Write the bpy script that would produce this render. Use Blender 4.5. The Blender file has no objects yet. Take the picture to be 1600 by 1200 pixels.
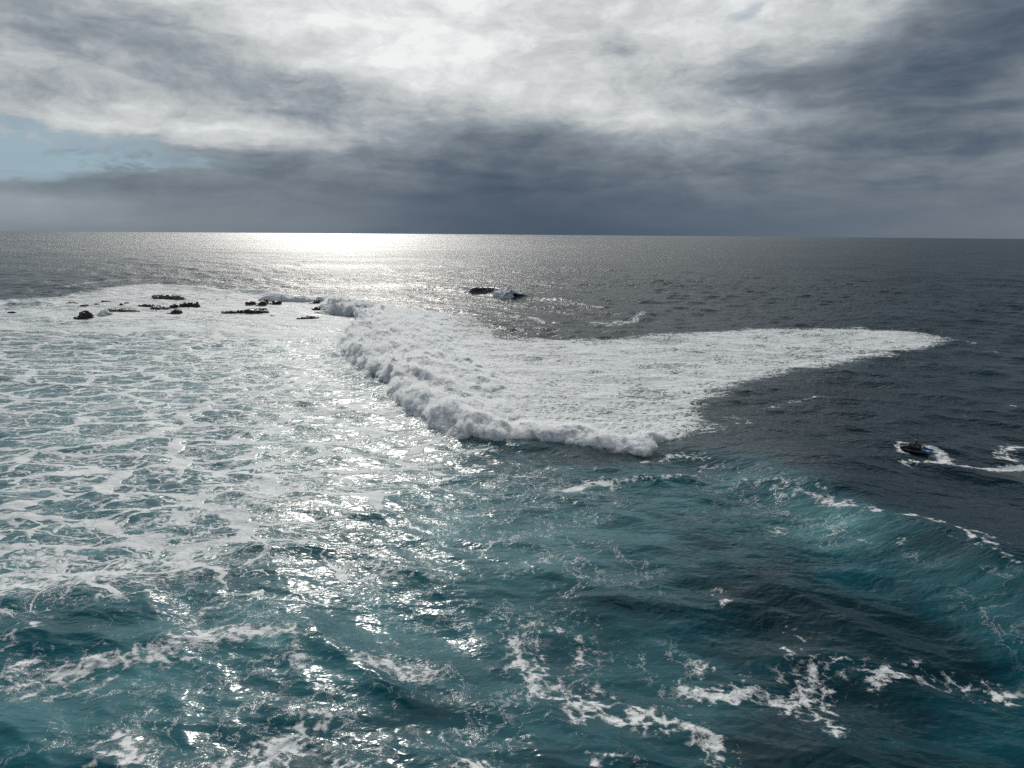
import bpy, bmesh, math, random
import numpy as np
from mathutils import Vector, Matrix, Euler

SC = bpy.context.scene
COL = SC.collection
R = math.radians

# ------------------------------------------------------------------ camera
CAM_H = 32.0
FOC = 1081.0                       # focal length in photo pixels (1600 wide)
PITCH, ROLL = 12.33, 0.43
cam_d = bpy.data.cameras.new('camera')
cam_d.sensor_width = 36.0
cam_d.lens = 36.0 * FOC / 1600.0
cam_d.clip_start = 0.5
cam_d.clip_end = 60000.0
cam = bpy.data.objects.new('camera', cam_d)
COL.objects.link(cam)
CAM_M = Matrix.Rotation(R(90 - PITCH), 4, 'X') @ Matrix.Rotation(R(ROLL), 4, 'Z')
cam.matrix_world = Matrix.Translation((0, 0, CAM_H)) @ CAM_M
SC.camera = cam

def ray(px, py):
    d = CAM_M.to_3x3() @ Vector(((px - 800) / FOC, -(py - 600) / FOC, -1.0))
    return d

def at(px, py, z=0.0):
    """world point at height z seen at photo pixel px,py (used only to lay out the sea)"""
    d = ray(px, py)
    t = (z - CAM_H) / d.z
    return (d.x * t, d.y * t)

# ------------------------------------------------------------------ render / view
SC.view_settings.view_transform = 'Standard'
SC.view_settings.look = 'None'
SC.view_settings.exposure = 0.0
SC.view_settings.gamma = 1.0
SC.cycles.use_denoising = False
SC.cycles.max_bounces = 5
SC.cycles.diffuse_bounces = 2
SC.cycles.glossy_bounces = 3
SC.cycles.transmission_bounces = 2
SC.cycles.sample_clamp_direct = 2.8
SC.cycles.sample_clamp_indirect = 3.0
SC.cycles.use_adaptive_sampling = False
SC.cycles.caustics_reflective = False
SC.cycles.caustics_refractive = False
SC.cycles.blur_glossy = 1.0
SC.cycles.volume_bounces = 3
SC.cycles.volume_max_steps = 64

# ------------------------------------------------------------------ sun
SUN_AZ, SUN_EL = -14.0, 30.0        # degrees: azimuth from +Y towards +X
sd = bpy.data.lights.new('sun', 'SUN')
sd.energy = 2.8
sd.angle = R(1.2)
sd.color = (1.0, 0.95, 0.88)
sun = bpy.data.objects.new('sun', sd)
COL.objects.link(sun)
sun_dir = Vector((math.sin(R(SUN_AZ)) * math.cos(R(SUN_EL)), math.cos(R(SUN_AZ)) * math.cos(R(SUN_EL)), math.sin(R(SUN_EL))))
sun.rotation_euler = sun_dir.to_track_quat('Z', 'Y').to_euler()

# ------------------------------------------------------------------ node helper
class NT:
    def __init__(self, tree):
        self.t = tree; tree.nodes.clear()
    def n(self, typ, **kw):
        nd = self.t.nodes.new(typ)
        ins = kw.pop('ins', {})
        for k, v in kw.items():
            setattr(nd, k, v)
        for k, v in ins.items():
            self.set(nd, k, v)
        return nd
    def set(self, nd, k, v):
        s = nd.inputs[k]
        if isinstance(v, bpy.types.NodeSocket):
            self.t.links.new(v, s)
        else:
            s.default_value = v
    def math(self, op, a, b=0.0, c=0.0, clamp=False):
        nd = self.t.nodes.new('ShaderNodeMath'); nd.operation = op; nd.use_clamp = clamp
        self.set(nd, 0, a); self.set(nd, 1, b); self.set(nd, 2, c)
        return nd.outputs[0]
    def vmath(self, op, a, b=(0, 0, 0), scale=None):
        nd = self.t.nodes.new('ShaderNodeVectorMath'); nd.operation = op
        self.set(nd, 0, a); self.set(nd, 1, b)
        if scale is not None: self.set(nd, 'Scale', scale)
        return nd.outputs[0]
    def dot(self, a, b):
        nd = self.t.nodes.new('ShaderNodeVectorMath'); nd.operation = 'DOT_PRODUCT'
        self.set(nd, 0, a); self.set(nd, 1, b)
        return nd.outputs['Value']
    def noise(self, vec, scale, detail=4.0, rough=0.5, dist=0.0, w=None, dim='3D', color=False):
        nd = self.t.nodes.new('ShaderNodeTexNoise')
        nd.noise_dimensions = dim
        if vec is not None: self.set(nd, 'Vector', vec)
        self.set(nd, 'Scale', scale); self.set(nd, 'Detail', detail)
        self.set(nd, 'Roughness', rough); self.set(nd, 'Distortion', dist)
        return nd.outputs['Color' if color else 'Fac']
    def maprange(self, v, a, b, c=0.0, d=1.0, smooth=True, clamp=True):
        nd = self.t.nodes.new('ShaderNodeMapRange')
        nd.interpolation_type = 'SMOOTHSTEP' if smooth else 'LINEAR'
        nd.clamp = clamp
        for k, x in zip(('Value', 'From Min', 'From Max', 'To Min', 'To Max'), (v, a, b, c, d)):
            self.set(nd, k, x)
        return nd.outputs['Result']
    def mixc(self, f, a, b, blend='MIX', clamp=False):
        nd = self.t.nodes.new('ShaderNodeMix'); nd.data_type = 'RGBA'; nd.blend_type = blend
        self.set(nd, 'Factor', f)
        self.set(nd, 6, a); self.set(nd, 7, b)
        return nd.outputs[2]
    def attr(self, name):
        nd = self.t.nodes.new('ShaderNodeAttribute'); nd.attribute_name = name
        return nd.outputs['Fac']
    def link(self, a, b):
        self.t.links.new(a, b)

# ------------------------------------------------------------------ world: cloudy sky with a few blue holes
world = bpy.data.worlds.new("World")
SC.world = world
world.use_nodes = True
w = NT(world.node_tree)
tc = w.n('ShaderNodeTexCoord')
D = w.vmath('NORMALIZE', tc.outputs['Generated'])
sep = w.n('ShaderNodeSeparateXYZ', ins={0: D})
# clouds live on a layer: project the direction on it so that they flatten to the horizon
zc = w.math('MAXIMUM', sep.outputs[2], -0.02)
zden = w.math('ADD', zc, 0.16)
comb = w.n('ShaderNodeCombineXYZ', ins={0: w.math('DIVIDE', sep.outputs[0], zden), 1: w.math('DIVIDE', sep.outputs[1], zden), 2: 0.3})
CP = comb.outputs[0]
az = w.math('MULTIPLY', w.math('ARCTAN2', sep.outputs[0], sep.outputs[1]), 57.29578)
el = w.math('MULTIPLY', w.math('ARCSINE', sep.outputs[2]), 57.29578)
# warp (degrees) by cloud-layer noise
aeV = w.n('ShaderNodeCombineXYZ', ins={0: w.math('MULTIPLY', az, 0.10), 1: w.math('MULTIPLY', el, 0.30), 2: 0.0}).outputs[0]
wn = w.noise(aeV, 1.0, 5.0, 0.55, 0.3, color=True)
wsep = w.n('ShaderNodeSeparateColor', ins={0: wn})
low = w.maprange(el, 0.0, 5.0, 0.25, 1.0)
az2 = w.math('ADD', az, w.math('MULTIPLY', w.math('SUBTRACT', wsep.outputs[0], 0.5), 6.0))
el2 = w.math('ADD', el, w.math('MULTIPLY', w.math('MULTIPLY', w.math('SUBTRACT', wsep.outputs[1], 0.5), 3.0), low))
XS = list(range(0, 1601, 100))
ROWS = [
 (366, [125,125,122,120,118,112,100, 85, 75, 76, 82, 88, 95,100,103,106,110]),
 (350, [140,135,130,125,122,118,105, 88, 78, 80, 88, 92, 98,102,104,108,112]),
 (325, [150,145,130,118,120,115,105, 90, 80, 85, 92,100,102,105,105,108,115]),
 (300, [130,118,112,110,115,115,105, 92, 80, 90, 95,110,108,105,105,108,112]),
 (270, [125,118,115,118,125,125,115, 95, 85, 95,110,115,115,110,108,110,115]),
 (245, [160,155,140,150,145,135,125,105, 90,105,140,120,130,110,100,105,110]),
 (215, [162,178,212,222,212,182,155,140,110,120,150,170,130,110, 95,100,115]),
 (185, [160,180,190,180,165,160,160,150,165,185,205,190,155,115,100,110,125]),
 (160, [170,165,160,155,155,155,165,175,190,205,195,165,150,110, 95, 95,115]),
 (130, [160,152,148,145,150,165,220,215,210,190,185,170,110,105,100, 90,100]),
 (100, [152,148,145,145,170,225,235,242,225,190,185,190,150,110,100, 90, 92]),
 ( 75, [150,145,145,155,185,225,240,240,225,180,180,210,190,170,130, 95, 90]),
 ( 50, [155,152,160,195,225,235,240,240,220,185,205,220,190,190,150,105, 95]),
 ( 25, [165,170,200,215,225,235,238,238,225,200,215,215,205,190,175,130,110]),
 (  0, [195,180,185,205,220,225,225,235,225,215,205,215,210,195,180,150,150]),
 (-160,[180,190,205,215,225,235,240,240,235,225,215,205,190,175,160,150,150]),
]
def azel(px, py):
    d = ray(px, py).normalized()
    return math.degrees(math.atan2(d.x, d.y)), math.degrees(math.asin(d.z))
AZ0, AZ1 = -40.0, 40.0
azf = w.maprange(az2, AZ0, AZ1, 0.0, 1.0, smooth=False)
acc = None; prev_el = None
for py, vals in ROWS:
    rp = w.n('ShaderNodeValToRGB', ins={0: azf})
    cr = rp.color_ramp; cr.interpolation = 'B_SPLINE'
    while len(cr.elements) > 1: cr.elements.remove(cr.elements[-1])
    for i, (x, v) in enumerate(zip(XS, vals)):
        p = (azel(x, py)[0] - AZ0) / (AZ1 - AZ0)
        e = cr.elements[0] if i == 0 else cr.elements.new(p)
        e.position = p; e.color = (v / 255,) * 3 + (1,)
    e_here = azel(800, py)[1]
    if acc is None:
        acc = rp.outputs[0]
    else:
        acc = w.mixc(w.maprange(el2, prev_el, e_here, smooth=False), acc, rp.outputs[0])
    prev_el = e_here
Bv = w.n('ShaderNodeRGBToBW', ins={0: acc}).outputs[0]
# away from the bright break in the clouds the sky is an even grey
behind = w.maprange(w.math('ABSOLUTE', az), 60.0, 110.0)
up = w.maprange(el, 17.5, 32.0)
Bv = w.n('ShaderNodeMix', data_type='FLOAT', ins={0: behind, 2: Bv, 3: 0.60}).outputs[0]
upv = w.maprange(w.math('ABSOLUTE', w.math('ADD', az, 8.0)), 12.0, 48.0, 0.82, 0.36)
Bv = w.n('ShaderNodeMix', data_type='FLOAT', ins={0: up, 2: Bv, 3: upv}).outputs[0]
# cloud texture: soft billows and fine wisps
n1 = w.noise(CP, 1.6, 7.0, 0.56, 0.35)
aeV2 = w.n('ShaderNodeCombineXYZ', ins={0: w.math('MULTIPLY', az, 0.22), 1: w.math('MULTIPLY', el, 0.75), 2: 3.7}).outputs[0]
n2 = w.noise(aeV2, 1.0, 6.0, 0.55, 0.5)
n3 = w.noise(w.vmath('MULTIPLY', CP, (0.5, 2.2, 1.0)), 3.0, 5.0, 0.6, 0.2)
aeV4 = w.n('ShaderNodeCombineXYZ', ins={0: w.math('MULTIPLY', az2, 0.30), 1: w.math('MULTIPLY', el2, 0.52), 2: 9.1}).outputs[0]
n4 = w.noise(aeV4, 1.0, 9.0, 0.67, 0.15)
amp = w.maprange(el, 0.2, 6.0, 0.15, 1.0)
det = w.math('ADD', w.math('MULTIPLY', w.math('SUBTRACT', n1, 0.5), 0.16), w.math('MULTIPLY', w.math('SUBTRACT', n2, 0.5), 0.20))
det = w.math('ADD', det, w.math('MULTIPLY', w.math('SUBTRACT', n3, 0.5), 0.05))
aeV5 = w.n('ShaderNodeCombineXYZ', ins={0: w.math('MULTIPLY', az2, 0.12), 1: w.math('MULTIPLY', el2, 0.85), 2: 1.7}).outputs[0]
n5 = w.noise(aeV5, 1.0, 5.0, 0.55, 0.2)
det = w.math('ADD', det, w.math('MULTIPLY', w.math('SUBTRACT', n5, 0.5), w.maprange(el, 1.0, 3.5, 0.10, 0.19)))
det = w.math('ADD', det, w.math('MULTIPLY', w.math('MULTIPLY', w.math('SUBTRACT', n4, 0.5), w.maprange(Bv, 0.35, 0.75, 0.25, 1.0)), 0.50))
Bv = w.math('ADD', w.math('ADD', Bv, 0.042), w.math('MULTIPLY', det, amp))
rp = w.n('ShaderNodeValToRGB', ins={0: Bv})
cr = rp.color_ramp
def lin(c): return tuple(((x / 255) / 12.92 if x / 255 < 0.04045 else ((x / 255 + 0.055) / 1.055) ** 2.4) for x in c)
stops = [(0.20, (42, 55, 71)), (0.32, (69, 83, 101)), (0.42, (94, 106, 120)), (0.52, (122, 132, 141)), (0.62, (149, 157, 165)),
         (0.74, (185, 190, 192)), (0.84, (206, 209, 210)), (0.95, (228, 231, 231)), (1.0, (240, 242, 242))]
cr.elements[0].position = stops[0][0]; cr.elements[0].color = (*lin(stops[0][1]), 1)
cr.elements[1].position = stops[-1][0]; cr.elements[1].color = (*lin(stops[-1][1]), 1)
for p, c in stops[1:-1]:
    e = cr.elements.new(p); e.color = (*lin(c), 1)
cloud = rp.outputs[0]
# blue openings showing the real sky behind
nish = w.n('ShaderNodeTexSky', sky_type='NISHITA', sun_disc=False, sun_elevation=R(SUN_EL), sun_rotation=R(SUN_AZ), air_density=1.0, dust_density=0.3, ozone_density=1.0)
blue = w.mixc(0.85, w.vmath('SCALE', nish.outputs[0], scale=0.05), (0.29, 0.42, 0.51, 1))
def hole(px, py, rx, ry, rot, soft=0.6):
    a, e = azel(px, py)
    s = 0.053
    mp = w.n('ShaderNodeMapping', vector_type='TEXTURE', ins={1: (a, e, 0), 2: (0, 0, R(rot)), 3: (rx * s, ry * s, 1)})
    w.set(mp, 0, w.n('ShaderNodeCombineXYZ', ins={0: az2, 1: el2}).outputs[0])
    ln = w.n('ShaderNodeVectorMath', operation='LENGTH', ins={0: mp.outputs[0]}).outputs['Value']
    ln = w.math('ADD', ln, w.math('MULTIPLY', w.math('SUBTRACT', n2, 0.5), 1.4))
    return w.maprange(ln, 1.0 + soft * 0.5, 1.0 - soft * 0.5)
holes = w.math('ADD', w.math('MULTIPLY', hole(-10, 212, 250, 26, -5), 0.75), w.math('MULTIPLY', hole(20, 248, 120, 22, 0), 0.85), clamp=True)
holes = w.math('ADD', holes, w.math('MULTIPLY', hole(1168, 16, 26, 9, 20, 1.2), 0.5), clamp=True)
# thin streaks of cloud across the opening
holes = w.math('MULTIPLY', holes, w.maprange(n4, 0.66, 0.50, 0.2, 0.95))
skyc = w.mixc(holes, cloud, blue)
# the sun behind the thinnest part of the overcast, above the picture
sd_dot = w.math('ARCCOSINE', w.dot(D, tuple(sun_dir)))
glow = w.math('MULTIPLY', w.maprange(sd_dot, R(17.0), R(1.0)), 1.5)
glow = w.math('MULTIPLY', glow, glow)
skyc = w.mixc(1.0, skyc, w.vmath('SCALE', (1.0, 0.97, 0.92), scale=glow), 'ADD')
bg = w.n('ShaderNodeBackground', ins={0: skyc, 1: 1.0})
out = w.n('ShaderNodeOutputWorld')
w.link(bg.outputs[0], out.inputs[0])
world.cycles.sampling_method = 'MANUAL'
world.cycles.sample_map_resolution = 512

# ------------------------------------------------------------------ numpy noise
_rng = np.random.RandomState(7)
_perm = _rng.permutation(256).astype(np.int32)
_perm2 = np.concatenate([_perm, _perm])
_g3 = _rng.normal(size=(256, 3)).astype(np.float32)
_g3 /= np.linalg.norm(_g3, axis=1)[:, None]
def perlin(x, y, z):
    x = np.asarray(x, np.float32); y = np.asarray(y, np.float32); z = np.asarray(z, np.float32)
    x, y, z = np.broadcast_arrays(x, y, z)
    xi = np.floor(x).astype(np.int32); yi = np.floor(y).astype(np.int32); zi = np.floor(z).astype(np.int32)
    xf = x - xi; yf = y - yi; zf = z - zi
    u = xf * xf * xf * (xf * (xf * 6 - 15) + 10); v = yf * yf * yf * (yf * (yf * 6 - 15) + 10); q = zf * zf * zf * (zf * (zf * 6 - 15) + 10)
    def g(dx, dy, dz):
        h = _perm2[(_perm2[(_perm2[(xi + dx) & 255] + ((yi + dy) & 255)) & 255] + ((zi + dz) & 255)) & 255]
        gr = _g3[h]
        return gr[..., 0] * (xf - dx) + gr[..., 1] * (yf - dy) + gr[..., 2] * (zf - dz)
    def lerp(a, b, t): return a + (b - a) * t
    x00 = lerp(g(0,0,0), g(1,0,0), u); x10 = lerp(g(0,1,0), g(1,1,0), u)
    x01 = lerp(g(0,0,1), g(1,0,1), u); x11 = lerp(g(0,1,1), g(1,1,1), u)
    return lerp(lerp(x00, x10, v), lerp(x01, x11, v), q)
def fbm(x, y, z, octs=4, gain=0.5, lac=2.03):
    s = 0; a = 1.0; f = 1.0
    for i in range(octs):
        s = s + a * perlin(x * f + 17.3 * i, y * f - 9.1 * i, z * f + 4.7 * i); a *= gain; f *= lac
    return s
def sstep(a, b, x):
    t = np.clip((x - a) / (b - a), 0, 1)
    return t * t * (3 - 2 * t)

def smooth_poly(pts, n=6):
    """Catmull-Rom through points"""
    P = np.array(pts, float); Q = np.vstack([2 * P[0] - P[1], P, 2 * P[-1] - P[-2]])
    out = []
    for i in range(1, len(Q) - 2):
        for k in range(n):
            t = k / n
            out.append(0.5 * (2 * Q[i] + (Q[i+1] - Q[i-1]) * t + (2*Q[i-1] - 5*Q[i] + 4*Q[i+1] - Q[i+2]) * t*t + (-Q[i-1] + 3*Q[i] - 3*Q[i+1] + Q[i+2]) * t**3))
    out.append(Q[-2])
    return np.array(out)
def poly_dist(X, Y, P):
    """signed distance (left of the direction of travel positive) and index-parameter along P"""
    best = np.full(X.shape, 1e12, np.float32); sg = np.ones(X.shape, np.float32); sp = np.zeros(X.shape, np.float32)
    for i in range(len(P) - 1):
        ax, ay = P[i][:2]; bx, by = P[i+1][:2]
        dx, dy = bx - ax, by - ay; L2 = dx*dx + dy*dy + 1e-9
        t = np.clip(((X - ax) * dx + (Y - ay) * dy) / L2, 0, 1)
        ex = X - (ax + t * dx); ey = Y - (ay + t * dy)
        d2 = ex*ex + ey*ey
        m = d2 < best
        best = np.where(m, d2, best)
        cr_ = dx * (Y - ay) - dy * (X - ax)
        sg = np.where(m, np.sign(cr_), sg); sp = np.where(m, i + t, sp)
    return np.sqrt(best) * sg, sp
def poly_inside(X, Y, P):
    ins = np.zeros(X.shape, bool)
    n = len(P)
    for i in range(n):
        x1, y1 = P[i][:2]; x2, y2 = P[(i + 1) % n][:2]
        c = ((y1 > Y) != (y2 > Y)) & (X < (x2 - x1) * (Y - y1) / (y2 - y1 + 1e-12) + x1)
        ins ^= c
    return ins
def region(X, Y, px_poly, soft, z=0.0):
    """soft-edged world polygon: 1 inside, 0 outside"""
    P = [at(x, y, z) for x, y in px_poly]
    d, _ = poly_dist(X, Y, P + [P[0]])
    d = np.abs(d); ins = poly_inside(X, Y, P)
    return sstep(-soft, soft, np.where(ins, d, -d))

# ------------------------------------------------------------------ water surface
# fan of rings around the point below the camera: fine near, coarse far
def build_rows():
    r = 6.0; rows = [r]
    while r < 12500:
        if r < 34: dr = 1.2
        else:
            dr = max(0.10, r * r / (CAM_H * 692) * 0.75)
            if r < 480: dr = min(dr, 0.9)
            else: dr = min(dr, 0.9 + (r - 480) * 0.011)
        r += dr; rows.append(r)
    return np.array(rows)
rows = build_rows()
fine = np.arange(-50.0, 50.0001, 0.088)
coarse = np.concatenate([np.arange(54, 306, 4.0)])
cols = np.concatenate([fine, coarse])          # degrees, wraps round
NR, NC = len(rows), len(cols)
th = np.radians(cols)
RR, TT = np.meshgrid(rows, th, indexing='ij')
X = (RR * np.sin(TT)).astype(np.float32).ravel(); Y = (RR * np.cos(TT)).astype(np.float32).ravel()
dr = np.gradient(rows)
sp_r = np.repeat(dr, NC).astype(np.float32)
sp_t = (RR.ravel() * math.radians(0.088)).astype(np.float32)
spacing = np.maximum(sp_r, sp_t)
wide = np.tile(np.concatenate([np.zeros(len(fine)), np.ones(len(coarse))]), NR).astype(bool)
spacing[wide] = np.maximum(spacing[wide], RR.ravel()[wide] * math.radians(4))
RF = RR.ravel()

# crest line of the big wave: broken part then the unbroken shoulder towards the right edge
FRONT_PX = [(584, 486), (560, 505), (540, 528), (536, 552), (560, 580), (600, 600), (608, 628), (650, 655), (700, 682), (770, 696),
            (850, 694), (915, 704), (1000, 710), (1040, 694), (1090, 690), (1128, 688)]
FRONT = smooth_poly([at(x, y, 0.3) for x, y in FRONT_PX], 5)
CREST_PX = [(575, 482, 4.0), (552, 512, 4.0), (560, 545, 4.0), (610, 585, 3.8), (690, 640, 3.6), (780, 662, 3.4), (880, 668, 3.3), (990, 672, 3.2),
            (1080, 678, 3.0), (1128, 687, 2.3), (1210, 718, 2.6), (1300, 760, 2.9), (1390, 792, 2.8), (1480, 826, 2.8), (1560, 862, 2.7), (1640, 905, 2.6), (1800, 1000, 2.5), (2000, 1120, 2.4)]
CREST = smooth_poly([at(x, y, z) + (z,) for x, y, z in CREST_PX], 4)
_seg = np.hypot(*np.diff(CREST[:, :2], axis=0).T); _cum = np.concatenate([[0], np.cumsum(_seg)])
_s = np.arange(0, _cum[-1], 2.0)
_k = np.hanning(21); _k /= _k.sum()
CREST = np.stack([np.convolve(np.pad(np.interp(_s, _cum, CREST[:, i]), 10, 'reflect', reflect_type='odd'), _k, 'valid') for i in range(3)], 1)
# distance: d>0 behind (to the left of travel = away from the camera)
def wave_height(X, Y):
    m = (X * X + Y * Y) < 480 ** 2
    H = np.zeros(X.shape, np.float32); dd = np.full(X.shape, 999, np.float32); ss = np.zeros(X.shape, np.float32)
    x, y = X[m], Y[m]
    d, s = poly_dist(x, y, CREST)
    hz = 3.0 + 0 * s
    wob = 1 + 0.16 * perlin(x * 0.06, y * 0.06, 3.1) * 2
    front = np.exp(-(np.abs(d) / 6.0) ** 1.6)
    back = 1 / (1 + (d / 22.0) ** 2)
    prof = np.where(d > 0, back, front)
    endf = sstep(0, 10.0, s)
    brk = sstep(22, 46, x - 0.12 * (y - 110))          # unbroken from the shoulder on
    hz = hz * (0.30 + 0.72 * brk)
    d = np.where(brk < 1, d - 4 * (1 - brk), d)
    h = hz * prof * wob * endf
    trough = -0.6 * (0.3 + 0.7 * brk) * np.exp(-((d + 13) / 7.0) ** 2)
    h = h + trough * endf
    H[m] = h; dd[m] = d; ss[m] = brk
    return H, dd, ss
# smaller ridges: pixel crest lines, height, front width, back width
RIDGES = [
    ([(0, 474), (45, 473), (95, 473)], 1.6, 3.0, 8.0),
    ([(345, 456), (375, 453), (410, 455), (450, 462), (500, 466)], 2.6, 4.0, 9.0),
    ([(722, 452), (748, 452), (785, 455), (815, 463)], 3.3, 2.8, 9.0),
    ([(810, 461), (850, 466), (900, 472), (950, 482), (1000, 489), (1050, 493)], 1.3, 5.0, 12.0),
    ([(250, 443), (310, 450), (345, 456)], 1.6, 5.0, 9.0),
    ([(500, 458), (540, 470), (590, 488)], 3.2, 5.0, 9.0),
    ([(600, 452), (680, 449), (735, 452)], 1.2, 6.0, 12.0),
    ([(330, 995), (380, 984), (440, 984), (520, 1000)], 0.45, 1.6, 3.5),
    ([(880, 762), (950, 752), (1050, 748), (1110, 738)], 0.5, 2.0, 5.0),
    ([(1450, 535), (1300, 590), (1150, 625), (1080, 650)], 0.5, 4.0, 9.0),
]
RIDGES = [(smooth_poly([at(x, y, h * 0.7) for x, y in p], 3), h, a, b) for p, h, a, b in RIDGES]
def ridge_height(X, Y):
    tot = np.zeros(X.shape, np.float32)
    for P, h, a, b in RIDGES:
        mx, Mx = P[:, 0].min() - 4 * b, P[:, 0].max() + 4 * b; my, My = P[:, 1].min() - 4 * b, P[:, 1].max() + 4 * b
        m = (X > mx) & (X < Mx) & (Y > my) & (Y < My)
        if not m.any(): continue
        d, s = poly_dist(X[m], Y[m], P)
        if P[-1][0] < P[0][0]: d = -d
        n = len(P) - 1
        e = sstep(0, n * 0.22, s) * sstep(n, n * 0.78, s)
        tot[m] += h * e * np.exp(-(np.abs(d) / np.where(d > 0, b, a)) ** 1.6)
    return tot

def at_surf(px, py):
    z = 0.0
    for _ in range(6):
        x, y = at(px, py, z)
        xa, ya = np.array([x], np.float32), np.array([y], np.float32)
        z = 0.5 * z + 0.5 * float(wave_height(xa, ya)[0][0] + ridge_height(xa, ya)[0])
    return at(px, py, z)
WIND = math.radians(250)       # direction in which the chop travels
rng = np.random.RandomState(11)
NW = 120
lam = np.exp(np.linspace(math.log(0.55), math.log(70), NW)) * rng.uniform(0.93, 1.07, NW)
ang = WIND + rng.normal(size=NW) * np.where(lam > 20, 0.28, 0.5)
amp_ = 0.0225 * np.interp(np.log(lam), np.log([0.5, 1.2, 3, 7, 25, 70]), [0.45, 0.85, 1.3, 1.5, 1.2, 1.1]) * lam / (2 * math.pi) * np.where(lam > 12, (12 / lam) ** 0.55, 1.0) * rng.uniform(0.6, 1.4, NW)
ph = rng.uniform(0, 6.283, NW)
def chop(X, Y, spacing):
    Z = np.zeros(X.shape, np.float32); DX = np.zeros_like(Z); DY = np.zeros_like(Z)
    for l, a, A, p in zip(lam, ang, amp_, ph):
        k = 2 * math.pi / l
        fade = np.clip((l / spacing - 2.2) / 2.5, 0, 1).astype(np.float32)
        idx = np.nonzero(fade > 0)[0]
        if not len(idx): continue
        arg = (k * math.cos(a)) * X[idx] + (k * math.sin(a)) * Y[idx] + np.float32(p)
        f = fade[idx] * np.float32(A)
        Z[idx] += f * np.cos(arg)
        s_ = f * np.sin(arg) * np.float32(0.9)
        DX[idx] += s_ * math.cos(a) * -1; DY[idx] += s_ * math.sin(a) * -1
    return Z, DX, DY

HW, DC, SC_ = wave_height(X, Y)
HR = ridge_height(X, Y)
# patchiness of the chop: gusty and calm areas
gust = 0.85 + 0.5 * fbm(X * 0.02, Y * 0.02, 1.3, 2)
CZ, CDX, CDY = chop(X, Y, spacing)
near_r = RF < 700

# ---- masks on the surface (world-space layout of real foam)
def poly_world(lst, z=0.0): return [at(x, y, z) for x, y in lst]
mnear = RF < 620
xn, yn = X[mnear], Y[mnear]
wx = xn + 2.2 * fbm(xn * 0.11, yn * 0.11, 5.0, 3); wy = yn + 2.2 * fbm(xn * 0.11 + 40, yn * 0.11, 9.0, 3)
SHEET = [(585, 480), (640, 505), (720, 524), (800, 530), (900, 530), (980, 530), (1080, 519), (1200, 513), (1340, 514), (1430, 518), (1485, 530),
         (1440, 546), (1385, 557), (1250, 579), (1195, 592), (1150, 606), (1125, 622), (1085, 640), (1075, 660), (1125, 685),
         (1040, 690), (1000, 705), (850, 690), (700, 680), (600, 600), (536, 552), (545, 520)]
sheet = region(wx + 3 * fbm(xn * 0.05, yn * 0.09, 81.0, 3), wy + 3 * fbm(xn * 0.05, yn * 0.09, 85.0, 3), SHEET, 5.0)
WEB = [(-900, 500), (-500, 490), (0, 488), (300, 492), (500, 495), (560, 500), (540, 560), (600, 620), (700, 690), (650, 760), (560, 800), (430, 870), (250, 905), (0, 960), (-300, 1100), (-900, 1000)]
web = region(wx, wy, WEB, 7.0)
WEB2 = [(560, 560), (700, 690), (850, 720), (900, 760), (820, 860), (700, 900), (560, 980), (430, 960), (300, 940), (420, 860), (560, 790)]
web2 = region(wx, wy, WEB2, 9.0)
ROCKWASH = [(-700, 478), (0, 470), (100, 462), (190, 446), (260, 444), (330, 452), (420, 462), (500, 462), (590, 482), (560, 500), (545, 525), (400, 530), (200, 522), (0, 520), (-700, 530)]
wash = region(xn + 4 * fbm(xn * 0.05, yn * 0.05, 2.0, 2), yn + 10 * fbm(xn * 0.04, yn * 0.04, 6.0, 2), ROCKWASH, 8.0)
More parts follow.
